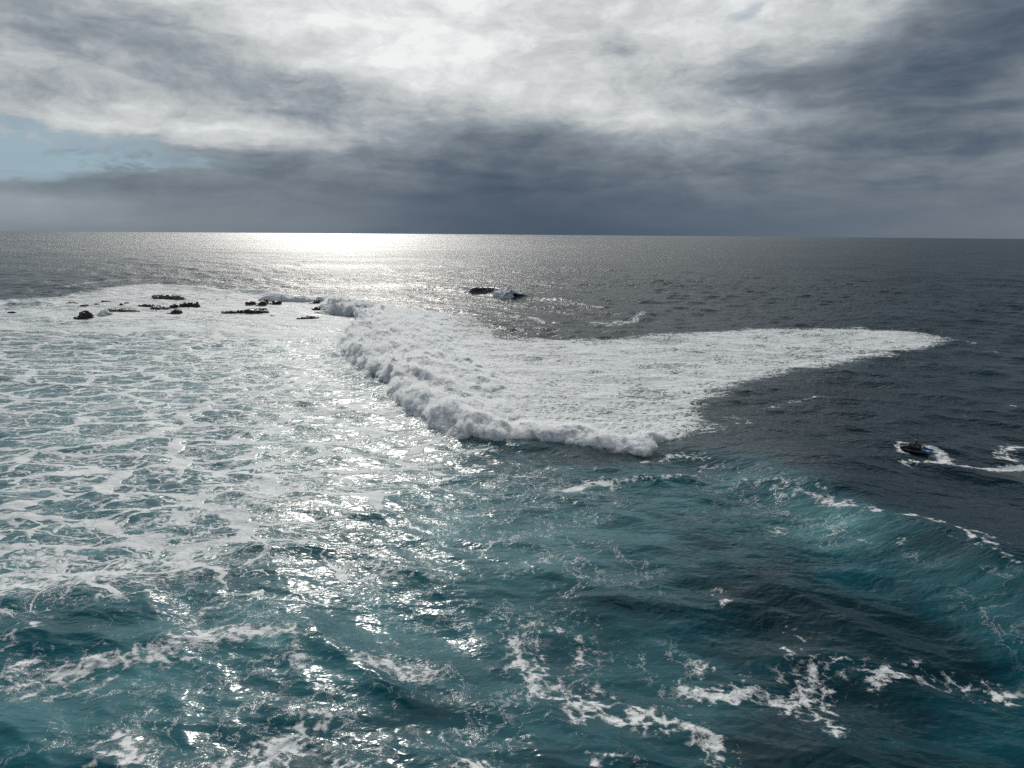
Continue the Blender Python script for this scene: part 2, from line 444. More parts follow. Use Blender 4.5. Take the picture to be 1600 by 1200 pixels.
# foam bands and streaks: (pixels), half-width m, strength
S = [
 ([(0,1078),(60,1060),(130,1042),(200,1033),(260,1018),(330,992),(380,980),(440,984),(500,990)], 0.75, 0.95),
 ([(240,1042),(290,1030),(330,1015),(400,1000)], 0.5, 0.45),
 ([(0,1050),(25,1045),(45,1052)], 0.9, 0.85),
 ([(5,1035),(20,1000),(50,978),(75,985)], 0.35, 0.6),
 ([(120,1075),(160,1062),(220,1045)], 0.5, 0.5),
 ([(440,990),(465,1015),(475,1050)], 0.9, 0.5),
 ([(300,985),(315,958),(345,940),(375,932)], 0.35, 0.62),
 ([(240,1000),(280,990),(310,985)], 0.3, 0.4),
 ([(330,1202),(400,1192),(440,1160),(480,1120),(490,1090)], 0.8, 0.85),
 ([(430,1160),(455,1110),(440,1080)], 0.6, 0.4),
 ([(190,1140),(213,1160),(215,1205)], 0.75, 0.62),
 ([(795,985),(820,1010),(838,1048),(828,1090)], 0.6, 0.85),
 ([(790,982),(850,978),(900,985),(912,1015),(905,1035)], 0.8, 0.55),
 ([(840,1050),(890,1060),(915,1090),(870,1100)], 0.9, 0.6),
 ([(828,1060),(900,1080),(950,1100),(1010,1105),(1050,1115),(1090,1130),(1110,1165),(1135,1205)], 0.5, 0.72),
 ([(500,1205),(560,1180),(600,1200)], 0.8, 0.6),
 ([(700,1200),(740,1180),(760,1205)], 0.6, 0.5),
 ([(915,1190),(960,1183),(1020,1192)], 0.35, 0.75),
 ([(1075,1052),(1085,1040),(1110,1035)], 0.4, 0.7),
 ([(1075,1055),(1080,1070),(1140,1072),(1200,1080),(1240,1090),(1268,1070),(1272,1045),(1262,1030)], 0.45, 0.9),
 ([(1240,1090),(1285,1108),(1305,1130),(1318,1145)], 0.4, 0.85),
 ([(1150,1070),(1220,1076),(1260,1085)], 1.0, 0.5),
 ([(1290,1015),(1330,1040),(1360,1050),(1375,1080)], 0.6, 0.55),
 ([(1370,1045),(1390,1052),(1400,1062)], 0.5, 0.85),
 ([(1400,1040),(1460,1058),(1500,1070),(1540,1085),(1600,1078)], 0.6, 0.52),
 ([(1200,968),(1235,985),(1260,1010),(1200,1005)], 0.7, 0.45),
 ([(1000,1098),(1040,1112),(1080,1125)], 0.6, 0.5),
 ([(1110,925),(1130,945),(1140,950)], 0.4, 0.45),
 ([(870,768),(895,764),(920,758),(1000,753),(1050,750),(1100,738)], 0.45, 0.85),
 ([(890,775),(930,768),(980,765)], 0.7, 0.45),
 ([(998,722),(1030,716),(1070,708),(1110,716)], 0.5, 0.7),
 ([(1095,735),(1110,725),(1105,742)], 0.7, 0.5),
 ([(1160,748),(1190,755)], 0.5, 0.65),
 ([(1225,764),(1260,770),(1290,776),(1340,787),(1392,797)], 0.36, 0.75),
 ([(1200,745),(1260,750),(1300,762)], 0.2, 0.5),
 ([(1400,798),(1450,808),(1490,824),(1540,852),(1600,890)], 0.26, 0.72),
 ([(1445,822),(1500,845),(1540,862)], 0.2, 0.5),
 ([(1450,815),(1520,830),(1580,858)], 0.3, 0.4),
 ([(1200,825),(1215,832),(1222,822)], 0.45, 0.75),
 ([(1290,825),(1330,835)], 0.3, 0.4), ([(1400,845),(1430,850)], 0.4, 0.5),
 ([(650,748),(680,722),(730,708),(790,702)], 0.6, 0.7),
 ([(570,930),(578,890),(590,868)], 0.7, 0.6),
 ([(600,905),(640,905),(700,900)], 0.7, 0.45),
 ([(780,905),(830,880),(870,868)], 0.7, 0.4),
 ([(560,1010),(600,1020),(660,1030),(640,1070)], 0.9, 0.55),
 # thick bands at the lower edge of the foam field
 ([(-60,935),(40,915),(100,905),(180,892),(300,868),(430,848)], 1.7, 0.82),
 ([(-40,900),(30,880),(60,868),(110,880),(150,872)], 1.4, 0.78),
 ([(180,850),(230,835),(300,808),(380,790),(450,760),(520,742)], 1.3, 0.8),
 ([(200,820),(250,835),(330,845)], 1.2, 0.6),
 ([(0,700),(80,690),(180,680),(300,668),(420,650),(520,640)], 1.8, 0.5),
 ([(0,640),(100,640),(220,625),(380,615),(500,605)], 1.8, 0.5),
 ([(0,575),(120,570),(260,572),(420,565),(520,560)], 2.0, 0.5),
 ([(0,770),(100,762),(200,750),(300,748)], 1.3, 0.6),
 ([(0,730),(150,712),(300,708),(420,690),(560,670)], 1.6, 0.5),
 ([(430,700),(540,690),(640,690)], 1.5, 0.55),
 # wake of the watercraft
 ([(1444,704),(1454,705),(1464,707),(1474,711),(1480,717),(1472,723),(1452,725),(1440,722)], 0.34, 1.4),
 ([(1470,712),(1477,718),(1464,723),(1450,724)], 0.42, 1.5),
 ([(1442,722),(1470,727),(1500,730),(1540,732),(1600,730),(1700,728)], 0.22, 1.5),
 ([(1410,726),(1425,724),(1442,728)], 0.4, 0.6),
 ([(1608,698),(1585,699),(1570,704),(1566,712),(1580,720),(1600,724)], 0.5, 0.85),
 ([(1408,699),(1404,700),(1408,704)], 0.2, 1.15), ([(1404,700),(1412,706),(1422,708)], 0.14, 1.15), ([(1404,700),(1412,696),(1420,696)], 0.14, 1.15),
 # small foam marks beyond the wave
 ([(790,494),(830,497),(855,508)], 0.7, 0.75), ([(775,492),(800,496),(810,500)], 0.6, 0.6),
 ([(918,503),(935,502),(950,504)], 0.8, 0.8), ([(925,513),(950,507),(970,499),(985,503)], 0.7, 0.8), ([(965,508),(985,500),(1012,490)], 0.7, 0.75),
 ([(730,508),(780,505)], 0.6, 0.6), ([(800,517),(850,515),(900,517)], 0.7, 0.55), ([(640,518),(700,512),(740,515)], 0.9, 0.6), ([(740,510),(725,505),(760,507)], 0.5, 0.6),
 ([(880,490),(905,489)], 0.6, 0.5), ([(660,470),(740,474),(820,480)], 1.2, 0.45), ([(580,465),(640,468),(630,472)], 1.0, 0.7),
 ([(600,478),(680,478),(760,484)], 2.0, 0.72), ([(560,470),(600,472),(680,477)], 1.5, 0.7),
 ([(560,440),(640,446),(740,452),(700,458)], 1.2, 0.3),
 ([(800,462),(830,464)], 0.8, 0.9), ([(860,468),(900,472),(930,476)], 1.2, 0.55),
 ([(1535,551),(1560,553)], 0.5, 0.55), ([(1570,633),(1590,635)], 0.3, 0.6), ([(1500,650),(1515,650)], 0.3, 0.5),
 ([(1490,530),(1530,537)], 0.5, 0.5), ([(1180,645),(1230,630),(1300,620)], 0.4, 0.45), ([(1120,650),(1160,655),(1150,665)], 1.2, 0.5),
 ([(100,450),(140,441),(190,437),(250,438)], 1.5, 0.6),
]
def near_px(p): return min(q[1] for q in p) > 500
str_ = np.zeros(xn.shape, np.float32)
wx2 = xn + 0.9 * fbm(xn * 0.33, yn * 0.33, 15.0, 3); wy2 = yn + 0.9 * fbm(xn * 0.33 + 40, yn * 0.33, 19.0, 3)
for pxs, hwid, st in S:
    P = smooth_poly([at_surf(x, y) for x, y in pxs] if near_px(pxs) else poly_world(pxs), 3)
    ry = float(np.mean(np.hypot(P[:, 0], P[:, 1])))
    hw_ = max(hwid, ry * 0.0022)
    ext = 4 * hw_ + 1
    wk = st > 1.05
    ux_, uy_ = (0.8 * xn + 0.2 * wx2, 0.8 * yn + 0.2 * wy2) if wk else (wx2, wy2)
    m = (ux_ > P[:, 0].min() - ext) & (ux_ < P[:, 0].max() + ext) & (uy_ > P[:, 1].min() - ext * 2.5) & (uy_ < P[:, 1].max() + ext * 2.5)
    if not m.any(): continue
    d, s = poly_dist(ux_[m], uy_[m], P)
    n = len(P) - 1
    e = 0.35 + 0.65 * sstep(0, max(0.5, n * 0.12), s) * sstep(n, n - max(0.5, n * 0.12), s)
    val = st * e * np.exp(-(np.abs(d) / (hw_ * 2.3)) ** 1.1) * (0.82 if st > 1.05 else 0.76)
    str_[m] = np.maximum(str_[m], val)
FOAM = np.zeros(X.shape, np.float32); WEBM = np.zeros_like(FOAM); AER_GLOW = np.zeros_like(FOAM)
patch = 0.5 + 0.9 * fbm(xn * 0.045, yn * 0.045, 31.0, 3)
FOAM[mnear] = np.clip(np.maximum.reduce([str_, sheet * (0.69 + 0.45 * fbm(xn * 0.07, yn * 0.07, 61.0, 3)), wash * (0.50 + 0.65 * fbm(xn * 0.03, yn * 0.05, 71.0, 3))]), 0, 1)
WEBM[mnear] = np.clip(np.maximum.reduce([web * (0.80 + 0.3 * (patch - 0.5)), web2 * 0.22 * np.clip(patch * 1.6, 0, 1), wash * 0.85, sheet * 0.4]), 0, 1)
# aerated, milky turquoise water: left side, foreground; plus backlit glow painted on the wave face
LIGHT = [(-1500, 440), (0, 450), (580, 480), (600, 600), (700, 690), (1125, 690), (1300, 765), (1450, 815), (1600, 890), (1900, 1100), (1300, 1300), (-1500, 1400)]
aer = 0.22 * region(wx, wy, LIGHT, 3.0)
TEAL = [(-1500, 440), (0, 470), (560, 480), (600, 600), (720, 690), (900, 720), (1000, 760), (1050, 900), (900, 1100), (600, 1250), (-500, 1400), (-1500, 1200)]
aer = aer + 0.32 * region(wx, wy, TEAL, 14.0)
def dab(px, py, rx, ry, z, amt):
    cx, cy = at(px, py, z)
    r_ = math.hypot(cx, cy); sx = rx * r_ / FOC; sy = ry * r_ * r_ / (CAM_H * FOC)
    return amt * np.exp(-((wx - cx) / sx) ** 2 - ((wy - cy) / sy) ** 2)
aer = aer + dab(1310, 812, 120, 22, 1.5, 0.17) + dab(1040, 760, 170, 40, 0.5, 0.16) + dab(1480, 950, 120, 25, 0, 0.10) + dab(1500, 1150, 160, 60, 0, 0.14)  # first dab paints a backlit teal glow below the shoulder crest
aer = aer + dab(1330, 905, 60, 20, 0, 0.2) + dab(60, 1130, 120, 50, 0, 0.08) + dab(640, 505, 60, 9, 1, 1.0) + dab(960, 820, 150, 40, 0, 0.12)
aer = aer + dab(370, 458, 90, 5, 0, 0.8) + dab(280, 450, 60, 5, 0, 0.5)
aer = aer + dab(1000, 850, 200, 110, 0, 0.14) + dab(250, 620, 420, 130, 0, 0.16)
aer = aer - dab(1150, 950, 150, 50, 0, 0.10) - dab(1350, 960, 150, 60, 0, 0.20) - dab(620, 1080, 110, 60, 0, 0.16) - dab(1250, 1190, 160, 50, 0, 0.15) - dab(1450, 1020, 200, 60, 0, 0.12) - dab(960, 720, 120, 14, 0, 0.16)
aer = aer + 0.28 * fbm(xn * 0.05, yn * 0.05, 44.0, 4) + 0.20 * fbm(xn * 0.13 + 3, yn * 0.24, 47.0, 4)
dcn, brn = DC[mnear], SC_[mnear]
edge = sstep(7.0, -5.0, dcn + 3.5 * fbm(xn * 0.12, yn * 0.12, 91.0, 3))
face = (0.10 + 0.30 * np.clip(0.5 + fbm(xn * 0.06, yn * 0.06, 96.0, 3), 0, 1)) * np.exp(-((dcn + 5.5) / 6.5) ** 2) * brn  # light shining through the thin crest, painted as paler water colour
aer = aer * (1 - brn * (1 - edge) * (dcn < 60)) + face  # back slope darkened in colour, standing in for its grazing sky reflection
# water that has just been stirred is milky around the foam
aer = aer + 0.30 * sheet + 0.25 * str_ ** 1.5
AER_GLOW[mnear] = np.clip(np.maximum(aer, 0.13 * region(wx, wy, LIGHT, 3.0) * np.where(brn > 0.5, edge, 1)), 0, 1)

damp = (1 - 0.5 * np.clip(WEBM, 0, 1)) * (1 - 0.4 * np.exp(-((DC - 4) / 12.0) ** 2))
Z = HW + HR + CZ * gust * damp
# turbulent lumps on the fresh white water
lump = np.zeros_like(Z)
mf = FOAM > 0.25
lump[mf] = (np.abs(fbm(X[mf] * 0.55, Y[mf] * 0.55, 8.0, 3)) * 0.55 - 0.08) * sstep(0.3, 0.9, FOAM[mf])
fadel = np.clip((1.8 / spacing - 2.0) / 2.5, 0, 1)
Z = Z + lump * fadel
VX = X + CDX * damp; VY = Y + CDY * damp
far_fade = np.clip(1 - RF / 12500 * 0.0, 0, 1)

def grid_mesh(name, vx, vy, vz, nr, nc, wrap=False, attrs=None, smooth=True):
    me = bpy.data.meshes.new(name)
    nv = nr * nc
    co = np.empty((nv, 3), np.float32); co[:, 0] = vx; co[:, 1] = vy; co[:, 2] = vz
    i = np.arange(nr - 1)[:, None]; j = np.arange(nc if wrap else nc - 1)[None, :]
    jn = (j + 1) % nc
    a = (i * nc + j); b = (i * nc + jn); c = ((i + 1) * nc + jn); d = ((i + 1) * nc + j)
    f = np.stack([a, d, c, b], -1).reshape(-1, 4).astype(np.int32)
    nf = len(f)
    me.vertices.add(nv); me.vertices.foreach_set('co', co.ravel())
    me.loops.add(nf * 4); me.loops.foreach_set('vertex_index', f.ravel())
    me.polygons.add(nf); me.polygons.foreach_set('loop_start', np.arange(0, nf * 4, 4, dtype=np.int32))
    me.polygons.foreach_set('loop_total', np.full(nf, 4, np.int32))
    me.update(calc_edges=True)
    if smooth: me.polygons.foreach_set('use_smooth', np.ones(nf, bool))
    for k, v in (attrs or {}).items():
        at_ = me.attributes.new(k, 'FLOAT', 'POINT'); at_.data.foreach_set('value', v.astype(np.float32).ravel())
    return me

def link(name, me, mat=None, parent=None):
    o = bpy.data.objects.new(name, me); COL.objects.link(o)
    if mat: me.materials.append(mat)
    if parent: o.parent = parent
    return o
def tag(o, label=None, cat=None, group=None, kind=None):
    if label: o['label'] = label
    if cat: o['category'] = cat
    if group: o['group'] = group
    if kind: o['kind'] = kind
    return o

# ---- water material
def water_material():
    m = bpy.data.materials.new('sea_water'); m.use_nodes = True
    t = NT(m.node_tree)
    geo = t.n('ShaderNodeNewGeometry')
    P = geo.outputs['Position']
    sp = t.n('ShaderNodeSeparateXYZ', ins={0: P})
    P2 = t.n('ShaderNodeCombineXYZ', ins={0: sp.outputs[0], 1: sp.outputs[1], 2: 0.0}).outputs[0]
    foam_a, web_a, aer_glow_a, far_a = t.attr('foam'), t.attr('web'), t.attr('aer'), t.attr('far')
    # foam network (cells torn open between strings of bubbles)
    wr = t.noise(P2, 0.16, 3.0, 0.5, 0.0, color=True)
    wv = t.vmath('SCALE', t.vmath('SUBTRACT', wr, (0.5, 0.5, 0.5)), scale=7.0)
    wr2 = t.noise(P2, 0.8, 3.0, 0.55, 0.0, color=True)
    wv2 = t.vmath('SCALE', t.vmath('SUBTRACT', wr2, (0.5, 0.5, 0.5)), scale=1.6)
    PW = t.vmath('ADD', t.vmath('ADD', P2, wv), wv2)
    mp = t.n('ShaderNodeMapping', ins={0: PW, 2: (0, 0, R(-8)), 3: (0.36, 0.84, 1.0)})
    def cell(scale):
        v = t.n('ShaderNodeTexVoronoi', feature='DISTANCE_TO_EDGE', voronoi_dimensions='2D', ins={'Vector': mp.outputs[0], 'Scale': scale})
        return v.outputs['Distance']
    big = t.noise(P2, 0.07, 3.0, 0.55)
    med = t.noise(P2, 0.55, 5.0, 0.65)
    fin = t.noise(P2, 2.2, 5.0, 0.7)
    wmul = t.math('MULTIPLY', web_a, t.maprange(big, 0.3, 0.7, 0.55, 1.05, smooth=False))
    thick = t.maprange(t.noise(P2, 0.22, 4.0, 0.6), 0.32, 0.68, 0.25, 1.35, smooth=False)
    wt = t.math('MULTIPLY', wmul, thick)
    def strings(scale, width, lo, hi, seed):
        c = cell(scale)
        wd = t.math('MULTIPLY', wt, width)
        core = t.maprange(t.math('DIVIDE', c, t.math('MAXIMUM', wd, 0.002)), 1.0, 0.45)
        return t.math('MULTIPLY', core, t.maprange(t.noise(P2, seed, 3.0, 0.6), lo, hi))
    l1 = strings(0.155, 0.17, 0.18, 0.40, 0.31)
    l2 = t.math('MULTIPLY', strings(0.37, 0.165, 0.34, 0.50, 0.23), 0.95)
    l3 = t.math('MULTIPLY', strings(0.95, 0.20, 0.42, 0.58, 0.27), 0.8)
    webf = t.math('MAXIMUM', t.math('MAXIMUM', l1, l2), l3)
    webf = t.math('MULTIPLY', webf, t.maprange(web_a, 0.02, 0.35))
    webf = t.math('MULTIPLY', webf, t.maprange(fin, 0.2, 0.5, 0.75, 1.0))
    webf = t.math('MAXIMUM', webf, t.math('MULTIPLY', t.maprange(t.math('ADD', med, t.math('MULTIPLY', web_a, 0.08)), 0.56, 0.72), t.math('MULTIPLY', web_a, 0.24)))
    # broken foam: coverage against multi-scale noise
    nz = t.math('ADD', t.math('MULTIPLY', t.noise(P2, 0.9, 7.0, 0.72, 0.4), 0.62), t.math('MULTIPLY', fin, 0.38))
    lmp = t.n('ShaderNodeMapping', ins={0: PW, 2: (0, 0, R(-6)), 3: (0.11, 0.36, 1.0)})
    lace = t.noise(lmp.outputs[0], 1.0, 5.0, 0.6, 0.5)
    bub = t.n('ShaderNodeTexVoronoi', feature='DISTANCE_TO_EDGE', voronoi_dimensions='2D', ins={'Vector': PW, 'Scale': 0.75}).outputs['Distance']
    nz = t.math('MULTIPLY_ADD', t.math('SUBTRACT', nz, 0.5), 2.3, 0.5)
    nz = t.math('ADD', nz, t.math('MULTIPLY', t.math('SUBTRACT', lace, 0.5), 1.7))
    nz = t.math('ADD', nz, t.maprange(bub, 0.0, 0.35, 0.16, -0.20, smooth=False))
    thr = t.math('SUBTRACT', 1.0, foam_a)
    ff = t.maprange(t.math('SUBTRACT', nz, thr), -0.22, 0.16)
    ff = t.math('MULTIPLY', ff, t.maprange(foam_a, 0.04, 0.25))
    # rare small flecks anywhere near the surf
    wis = t.math('ABSOLUTE', t.math('SUBTRACT', t.noise(PW, 0.30, 6.0, 0.62, 0.6), 0.5))
    film = t.math('MULTIPLY', t.maprange(wis, 0.0, 0.028, 0.5, 0.0), t.maprange(t.noise(P2, 0.09, 2.0, 0.5), 0.42, 0.62))
    film = t.math('MULTIPLY', film, t.maprange(aer_glow_a, 0.32, 0.6))
    foam = t.math('MAXIMUM', t.math('MAXIMUM', ff, webf), film, clamp=True)
    # water body colour
    n_a = t.noise(P2, 0.35, 4.0, 0.6)
    a2 = t.math('ADD', aer_glow_a, t.math('MULTIPLY', t.math('SUBTRACT', n_a, 0.5), 0.25), clamp=True)
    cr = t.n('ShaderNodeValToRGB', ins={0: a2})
    el_ = cr.color_ramp.elements
    el_[0].position = 0.0; el_[0].color = (0.003, 0.018, 0.026, 1)
    el_[1].position = 1.0; el_[1].color = (0.14, 0.34, 0.36, 1)
    for p, c in [(0.2, (0.002, 0.030, 0.042)), (0.45, (0.003, 0.074, 0.098)), (0.75, (0.045, 0.17, 0.195))]:
        e = el_.new(p); e.color = (*c, 1)
    foamcol = t.mixc(t.maprange(med, 0.3, 0.7), (0.60, 0.65, 0.66, 1), (0.80, 0.81, 0.81, 1))
    col = t.mixc(foam, cr.outputs[0], foamcol)
    # ripples
    def ripples(scale, detail, stretch, rot):
        mp_ = t.n('ShaderNodeMapping', ins={0: P2, 2: (0, 0, R(rot)), 3: stretch})
        return t.noise(mp_.outputs[0], scale, detail, 0.6, 0.25)
    gmp = t.n('ShaderNodeMapping', ins={0: P2, 2: (0, 0, R(5)), 3: (0.004, 0.011, 1.0)})
    gst = t.maprange(t.noise(gmp.outputs[0], 1.0, 6.0, 0.65), 0.3, 0.7, 0.45, 1.5, smooth=False)
    gmp2 = t.n('ShaderNodeMapping', ins={0: P2, 2: (0, 0, R(-4)), 3: (0.0005, 0.0016, 1.0)})
    gst = t.math('MULTIPLY', gst, t.maprange(t.noise(gmp2.outputs[0], 1.0, 5.0, 0.7), 0.32, 0.68, 0.45, 1.4, smooth=False))
    r1 = ripples(0.55, 3.0, (0.55, 1.0, 1.0), -8)
    r2 = ripples(1.9, 2.0, (0.6, 1.0, 1.0), 14)
    b1 = t.n('ShaderNodeBump', ins={'Strength': 1.0, 'Distance': t.math('MULTIPLY', gst, t.math('MULTIPLY', t.maprange(far_a, 0.0, 1.0, 0.14, 1.7, smooth=False), t.maprange(web_a, 0.0, 0.8, 1.0, 0.45))), 'Height': r1})
    b2 = t.n('ShaderNodeBump', ins={'Strength': 1.0, 'Distance': t.math('MULTIPLY', t.maprange(far_a, 0.0, 1.0, 0.036, 0.20, smooth=False), t.maprange(web_a, 0.0, 0.8, 1.0, 0.5)), 'Height': r2, 'Normal': b1.outputs[0]})
    fh = t.math('MULTIPLY', foam, t.math('ADD', t.math('MULTIPLY', fin, 0.6), 0.4))
    b3 = t.n('ShaderNodeBump', ins={'Strength': 1.0, 'Distance': 0.10, 'Height': fh, 'Normal': b2.outputs[0]})
    rough = t.math('ADD', t.math('MULTIPLY', foam, 0.5), t.maprange(far_a, 0.0, 1.0, 0.08, 0.29, smooth=False), clamp=True)
    pb = t.n('ShaderNodeBsdfPrincipled', ins={'Base Color': col, 'Roughness': rough, 'IOR': 1.333, 'Normal': b3.outputs[0]})
    t.set(pb, 'Specular IOR Level', t.maprange(foam, 0.0, 1.0, 0.5, 0.15))
    o = t.n('ShaderNodeOutputMaterial')
    t.link(pb.outputs[0], o.inputs[0])
    return m
M_water = water_material()
FAR = np.clip(np.log(np.maximum(RF, 40) / 40) / math.log(1500 / 40), 0, 1).astype(np.float32)
me = grid_mesh('sea', VX, VY, Z, NR, NC, wrap=True, attrs={'foam': FOAM, 'web': WEBM, 'aer': AER_GLOW, 'far': FAR})
sea = link('sea', me, M_water)
tag(sea, 'dark teal ocean water with foam patches stretching to the horizon', 'water', kind='structure')

# ------------------------------------------------------------------ tumbling white water
def white_material():
    m = bpy.data.materials.new('white_water'); m.use_nodes = True
    t = NT(m.node_tree)
    geo = t.n('ShaderNodeNewGeometry')
    P = geo.outputs['Position']
    n = t.noise(P, 1.7, 6.0, 0.68)
    n2 = t.noise(P, 0.5, 3.0, 0.6)
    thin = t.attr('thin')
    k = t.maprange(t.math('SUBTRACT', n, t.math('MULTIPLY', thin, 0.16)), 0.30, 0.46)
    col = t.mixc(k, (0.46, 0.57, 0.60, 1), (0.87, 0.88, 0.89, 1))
    bp = t.n('ShaderNodeBump', ins={'Strength': 1.0, 'Distance': 0.10, 'Height': t.noise(P, 2.6, 5.0, 0.65)})
    pb = t.n('ShaderNodeBsdfPrincipled', ins={'Base Color': col, 'Roughness': 0.85, 'Normal': bp.outputs[0], 'Specular IOR Level': 0.15})
    pb.inputs['Subsurface Weight'].default_value = 0.6
    pb.inputs['Subsurface Radius'].default_value = (0.5, 0.6, 0.65)
    pb.inputs['Subsurface Scale'].default_value = 1.0
    tr = t.n('ShaderNodeBsdfTranslucent', ins={'Color': (0.75, 0.8, 0.82, 1), 'Normal': bp.outputs[0]})
    mx = t.n('ShaderNodeMixShader', ins={0: 0.15}); t.link(pb.outputs[0], mx.inputs[1]); t.link(tr.outputs[0], mx.inputs[2])
    o = t.n('ShaderNodeOutputMaterial'); t.link(mx.outputs[0], o.inputs[0])
    return m
M_white = white_material()

def mist_material():
    m = bpy.data.materials.new('mist'); m.use_nodes = True
    t = NT(m.node_tree)
    P = t.n('ShaderNodeNewGeometry').outputs['Position']
    n = t.noise(P, 0.65, 5.0, 0.68, 0.6)
    dn = t.math('MULTIPLY', t.maprange(n, 0.46, 0.68), 1.7)
    v = t.n('ShaderNodeVolumePrincipled', ins={'Color': (0.97, 0.98, 0.99, 1), 'Density': dn, 'Anisotropy': 0.2})
    o = t.n('ShaderNodeOutputMaterial'); t.link(v.outputs[0], o.inputs['Volume'])
    m.cycles.volume_step_rate = 0.04
    return m
M_mist = mist_material()
def sea_height(x, y):
    h, _, _ = wave_height(np.asarray(x, np.float32), np.asarray(y, np.float32))
    return h + ridge_height(np.asarray(x, np.float32), np.asarray(y, np.float32))

def bore(name, foot, Hs, Ws, step, seed, amp=1.0, flip=False, mist=0):
    """foot: world polyline; Hs, Ws: heights and widths at equal spacing along it"""
    foot = np.asarray(foot)[:, :2]
    seg = np.hypot(*np.diff(foot, axis=0).T); cum = np.concatenate([[0], np.cumsum(seg)]); L = cum[-1]
    ns = int(L / step) + 1
    s = np.linspace(0, L, ns)
    fx = np.interp(s, cum, foot[:, 0]); fy = np.interp(s, cum, foot[:, 1])
    k = max(3, int(6.0 / step))
    ker = np.hanning(k * 2 + 1); ker /= ker.sum()
    tx = np.gradient(fx); ty = np.gradient(fy)
    tx = np.convolve(np.pad(tx, k, 'edge'), ker, 'valid'); ty = np.convolve(np.pad(ty, k, 'edge'), ker, 'valid')
    l = np.hypot(tx, ty); nx, ny = -ty / l, tx / l
    if flip: nx, ny = -nx, -ny
    H = np.interp(s / L, np.linspace(0, 1, len(Hs)), Hs); W = np.interp(s / L, np.linspace(0, 1, len(Ws)), Ws)
    nf = int(8.0 / step); nb = int(max(Ws) / (step * 1.15))
    u = np.concatenate([np.linspace(-0.25, 1, nf, endpoint=False), np.linspace(1, 2, nb)])
    U, Sx = np.meshgrid(u, s, indexing='ij')
    Hm = np.broadcast_to(H, U.shape); Wm = np.broadcast_to(W, U.shape)
    a = 1.2 * Hm
    thf = np.clip(U, -0.25, 1) * math.pi / 2
    q = np.clip(U - 1, 0, 1)
    d = np.where(U <= 1, a * (1 - np.cos(thf)) , a + q * (Wm - a))
    zf = np.where(U <= 1, Hm * np.sin(thf), Hm * (1 - 0.75 * sstep(0, 1, q)) )
    nzN = np.where(U <= 1, np.sin(thf) + 0.15, 1.0); ndN = np.where(U <= 1, -np.cos(thf), 0.0)
    nl = np.hypot(nzN, ndN); nzN /= nl; ndN /= nl
    bx = fx[None, :] + nx[None, :] * d; by = fy[None, :] + ny[None, :] * d
    base = sea_height(bx.ravel(), by.ravel()).reshape(bx.shape)
    # the tumbling mass rides on the swell: its front drops to the foot, its back merges in the foam sheet
    zz = np.where(U <= 1, zf, np.maximum(zf * (1 - q) , 0) + (base + 0.25) * q)
    ped = np.clip(q * 3, 0, 1)
    bz = np.where(U <= 1, zf, zz)
    A = amp * (0.55 + 0.45 * np.exp(-np.maximum(d - a, 0) / 7.0)) * np.clip(Hm / 3.0, 0.25, 1.2)
    b = 0; aa = 1.0; f = 1 / 4.4
    gx = 1.6 * fbm(bx * 0.3, by * 0.3, bz * 0.3 + seed, 3); gy = 1.6 * fbm(bx * 0.3 + 50, by * 0.3, bz * 0.3 + seed, 3)
    for o_ in range(6):
        n_ = perlin((bx + gx) * f + seed + 3.3 * o_, (by + gy) * f, bz * f * 0.8 + o_ * 7.7)
        b = b + aa * (np.abs(n_ + 0.06) * 2.0 - 0.5) * (1 if o_ < 3 else 0.7)
        if o_ < 2: b = b + 0.8 * aa * n_
        aa *= 0.60; f *= 1.95
    disp = A * b * 1.55 * (1 - 0.6 * q)
    # fingers of foam thrown forward along the foot
    toe = 1.6 * fbm(np.broadcast_to(s, U.shape) * 0.16, 0 * U + seed, 0 * U, 3)
    dd = d + ndN * disp + toe * np.clip(1 - U, 0, 1) * np.clip(Hm / 3, 0, 1)
    z = bz + nzN * disp
    X_ = fx[None, :] + nx[None, :] * dd; Y_ = fy[None, :] + ny[None, :] * dd
    # bury both ends and the rear edge
    endm = sstep(0, 5.0, Sx) * sstep(L, L - 5.0, Sx)
    rear = 1 - sstep(0.62, 1.0, q)
    z = z - (1 - endm) * (Hm * 0.7 + 1.2) - (1 - rear) * 1.3
    z = np.where(U < 0, z - 0.6, z)
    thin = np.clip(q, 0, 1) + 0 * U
    fog = (d, U, q, endm, nx, ny, fx, fy, bz, Hm)
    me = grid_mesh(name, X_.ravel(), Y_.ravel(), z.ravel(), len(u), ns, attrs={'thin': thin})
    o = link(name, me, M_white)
    # drifting mist: a thin closed shell of droplets over the tumbling water
    if mist:
        k2 = 3
        zs = z[::k2, ::k2]; xs = X_[::k2, ::k2]; ys = Y_[::k2, ::k2]; us = U[::k2, ::k2]; qs = q[::k2, ::k2]; es = endm[::k2, ::k2]
        for _ in range(3):
            zp = np.pad(zs, 1, 'edge'); zs = np.maximum(zs * 0.6, 0) + 0.4 * np.maximum(zs, (zp[2:, 1:-1] + zp[:-2, 1:-1] + zp[1:-1, 2:] + zp[1:-1, :-2]) / 4)
        th_ = mist * (1 - 0.75 * qs) * es * np.clip(Hm[::k2, ::k2] / 3.2, 0.2, 1.2)
        up_ = zs + th_ * np.clip(us + 0.55, 0.25, 1)
        fw = np.where(us < 1, (1 - np.clip(us, 0, 1)) * 0.8, 0) * mist
        xu = xs - nx[None, ::k2] * fw; yu = ys - ny[None, ::k2] * fw
        lowz = np.minimum(zs, 1.5) * 0 - 0.8
        nr_, nc_ = zs.shape
        # up over the top and back underneath: one closed tube
        ux = np.vstack([xu, xu[::-1]]); uy = np.vstack([yu, yu[::-1]]); uz = np.vstack([up_, lowz + 0 * up_])
        bm = bmesh.new()
        R2, C2 = ux.shape
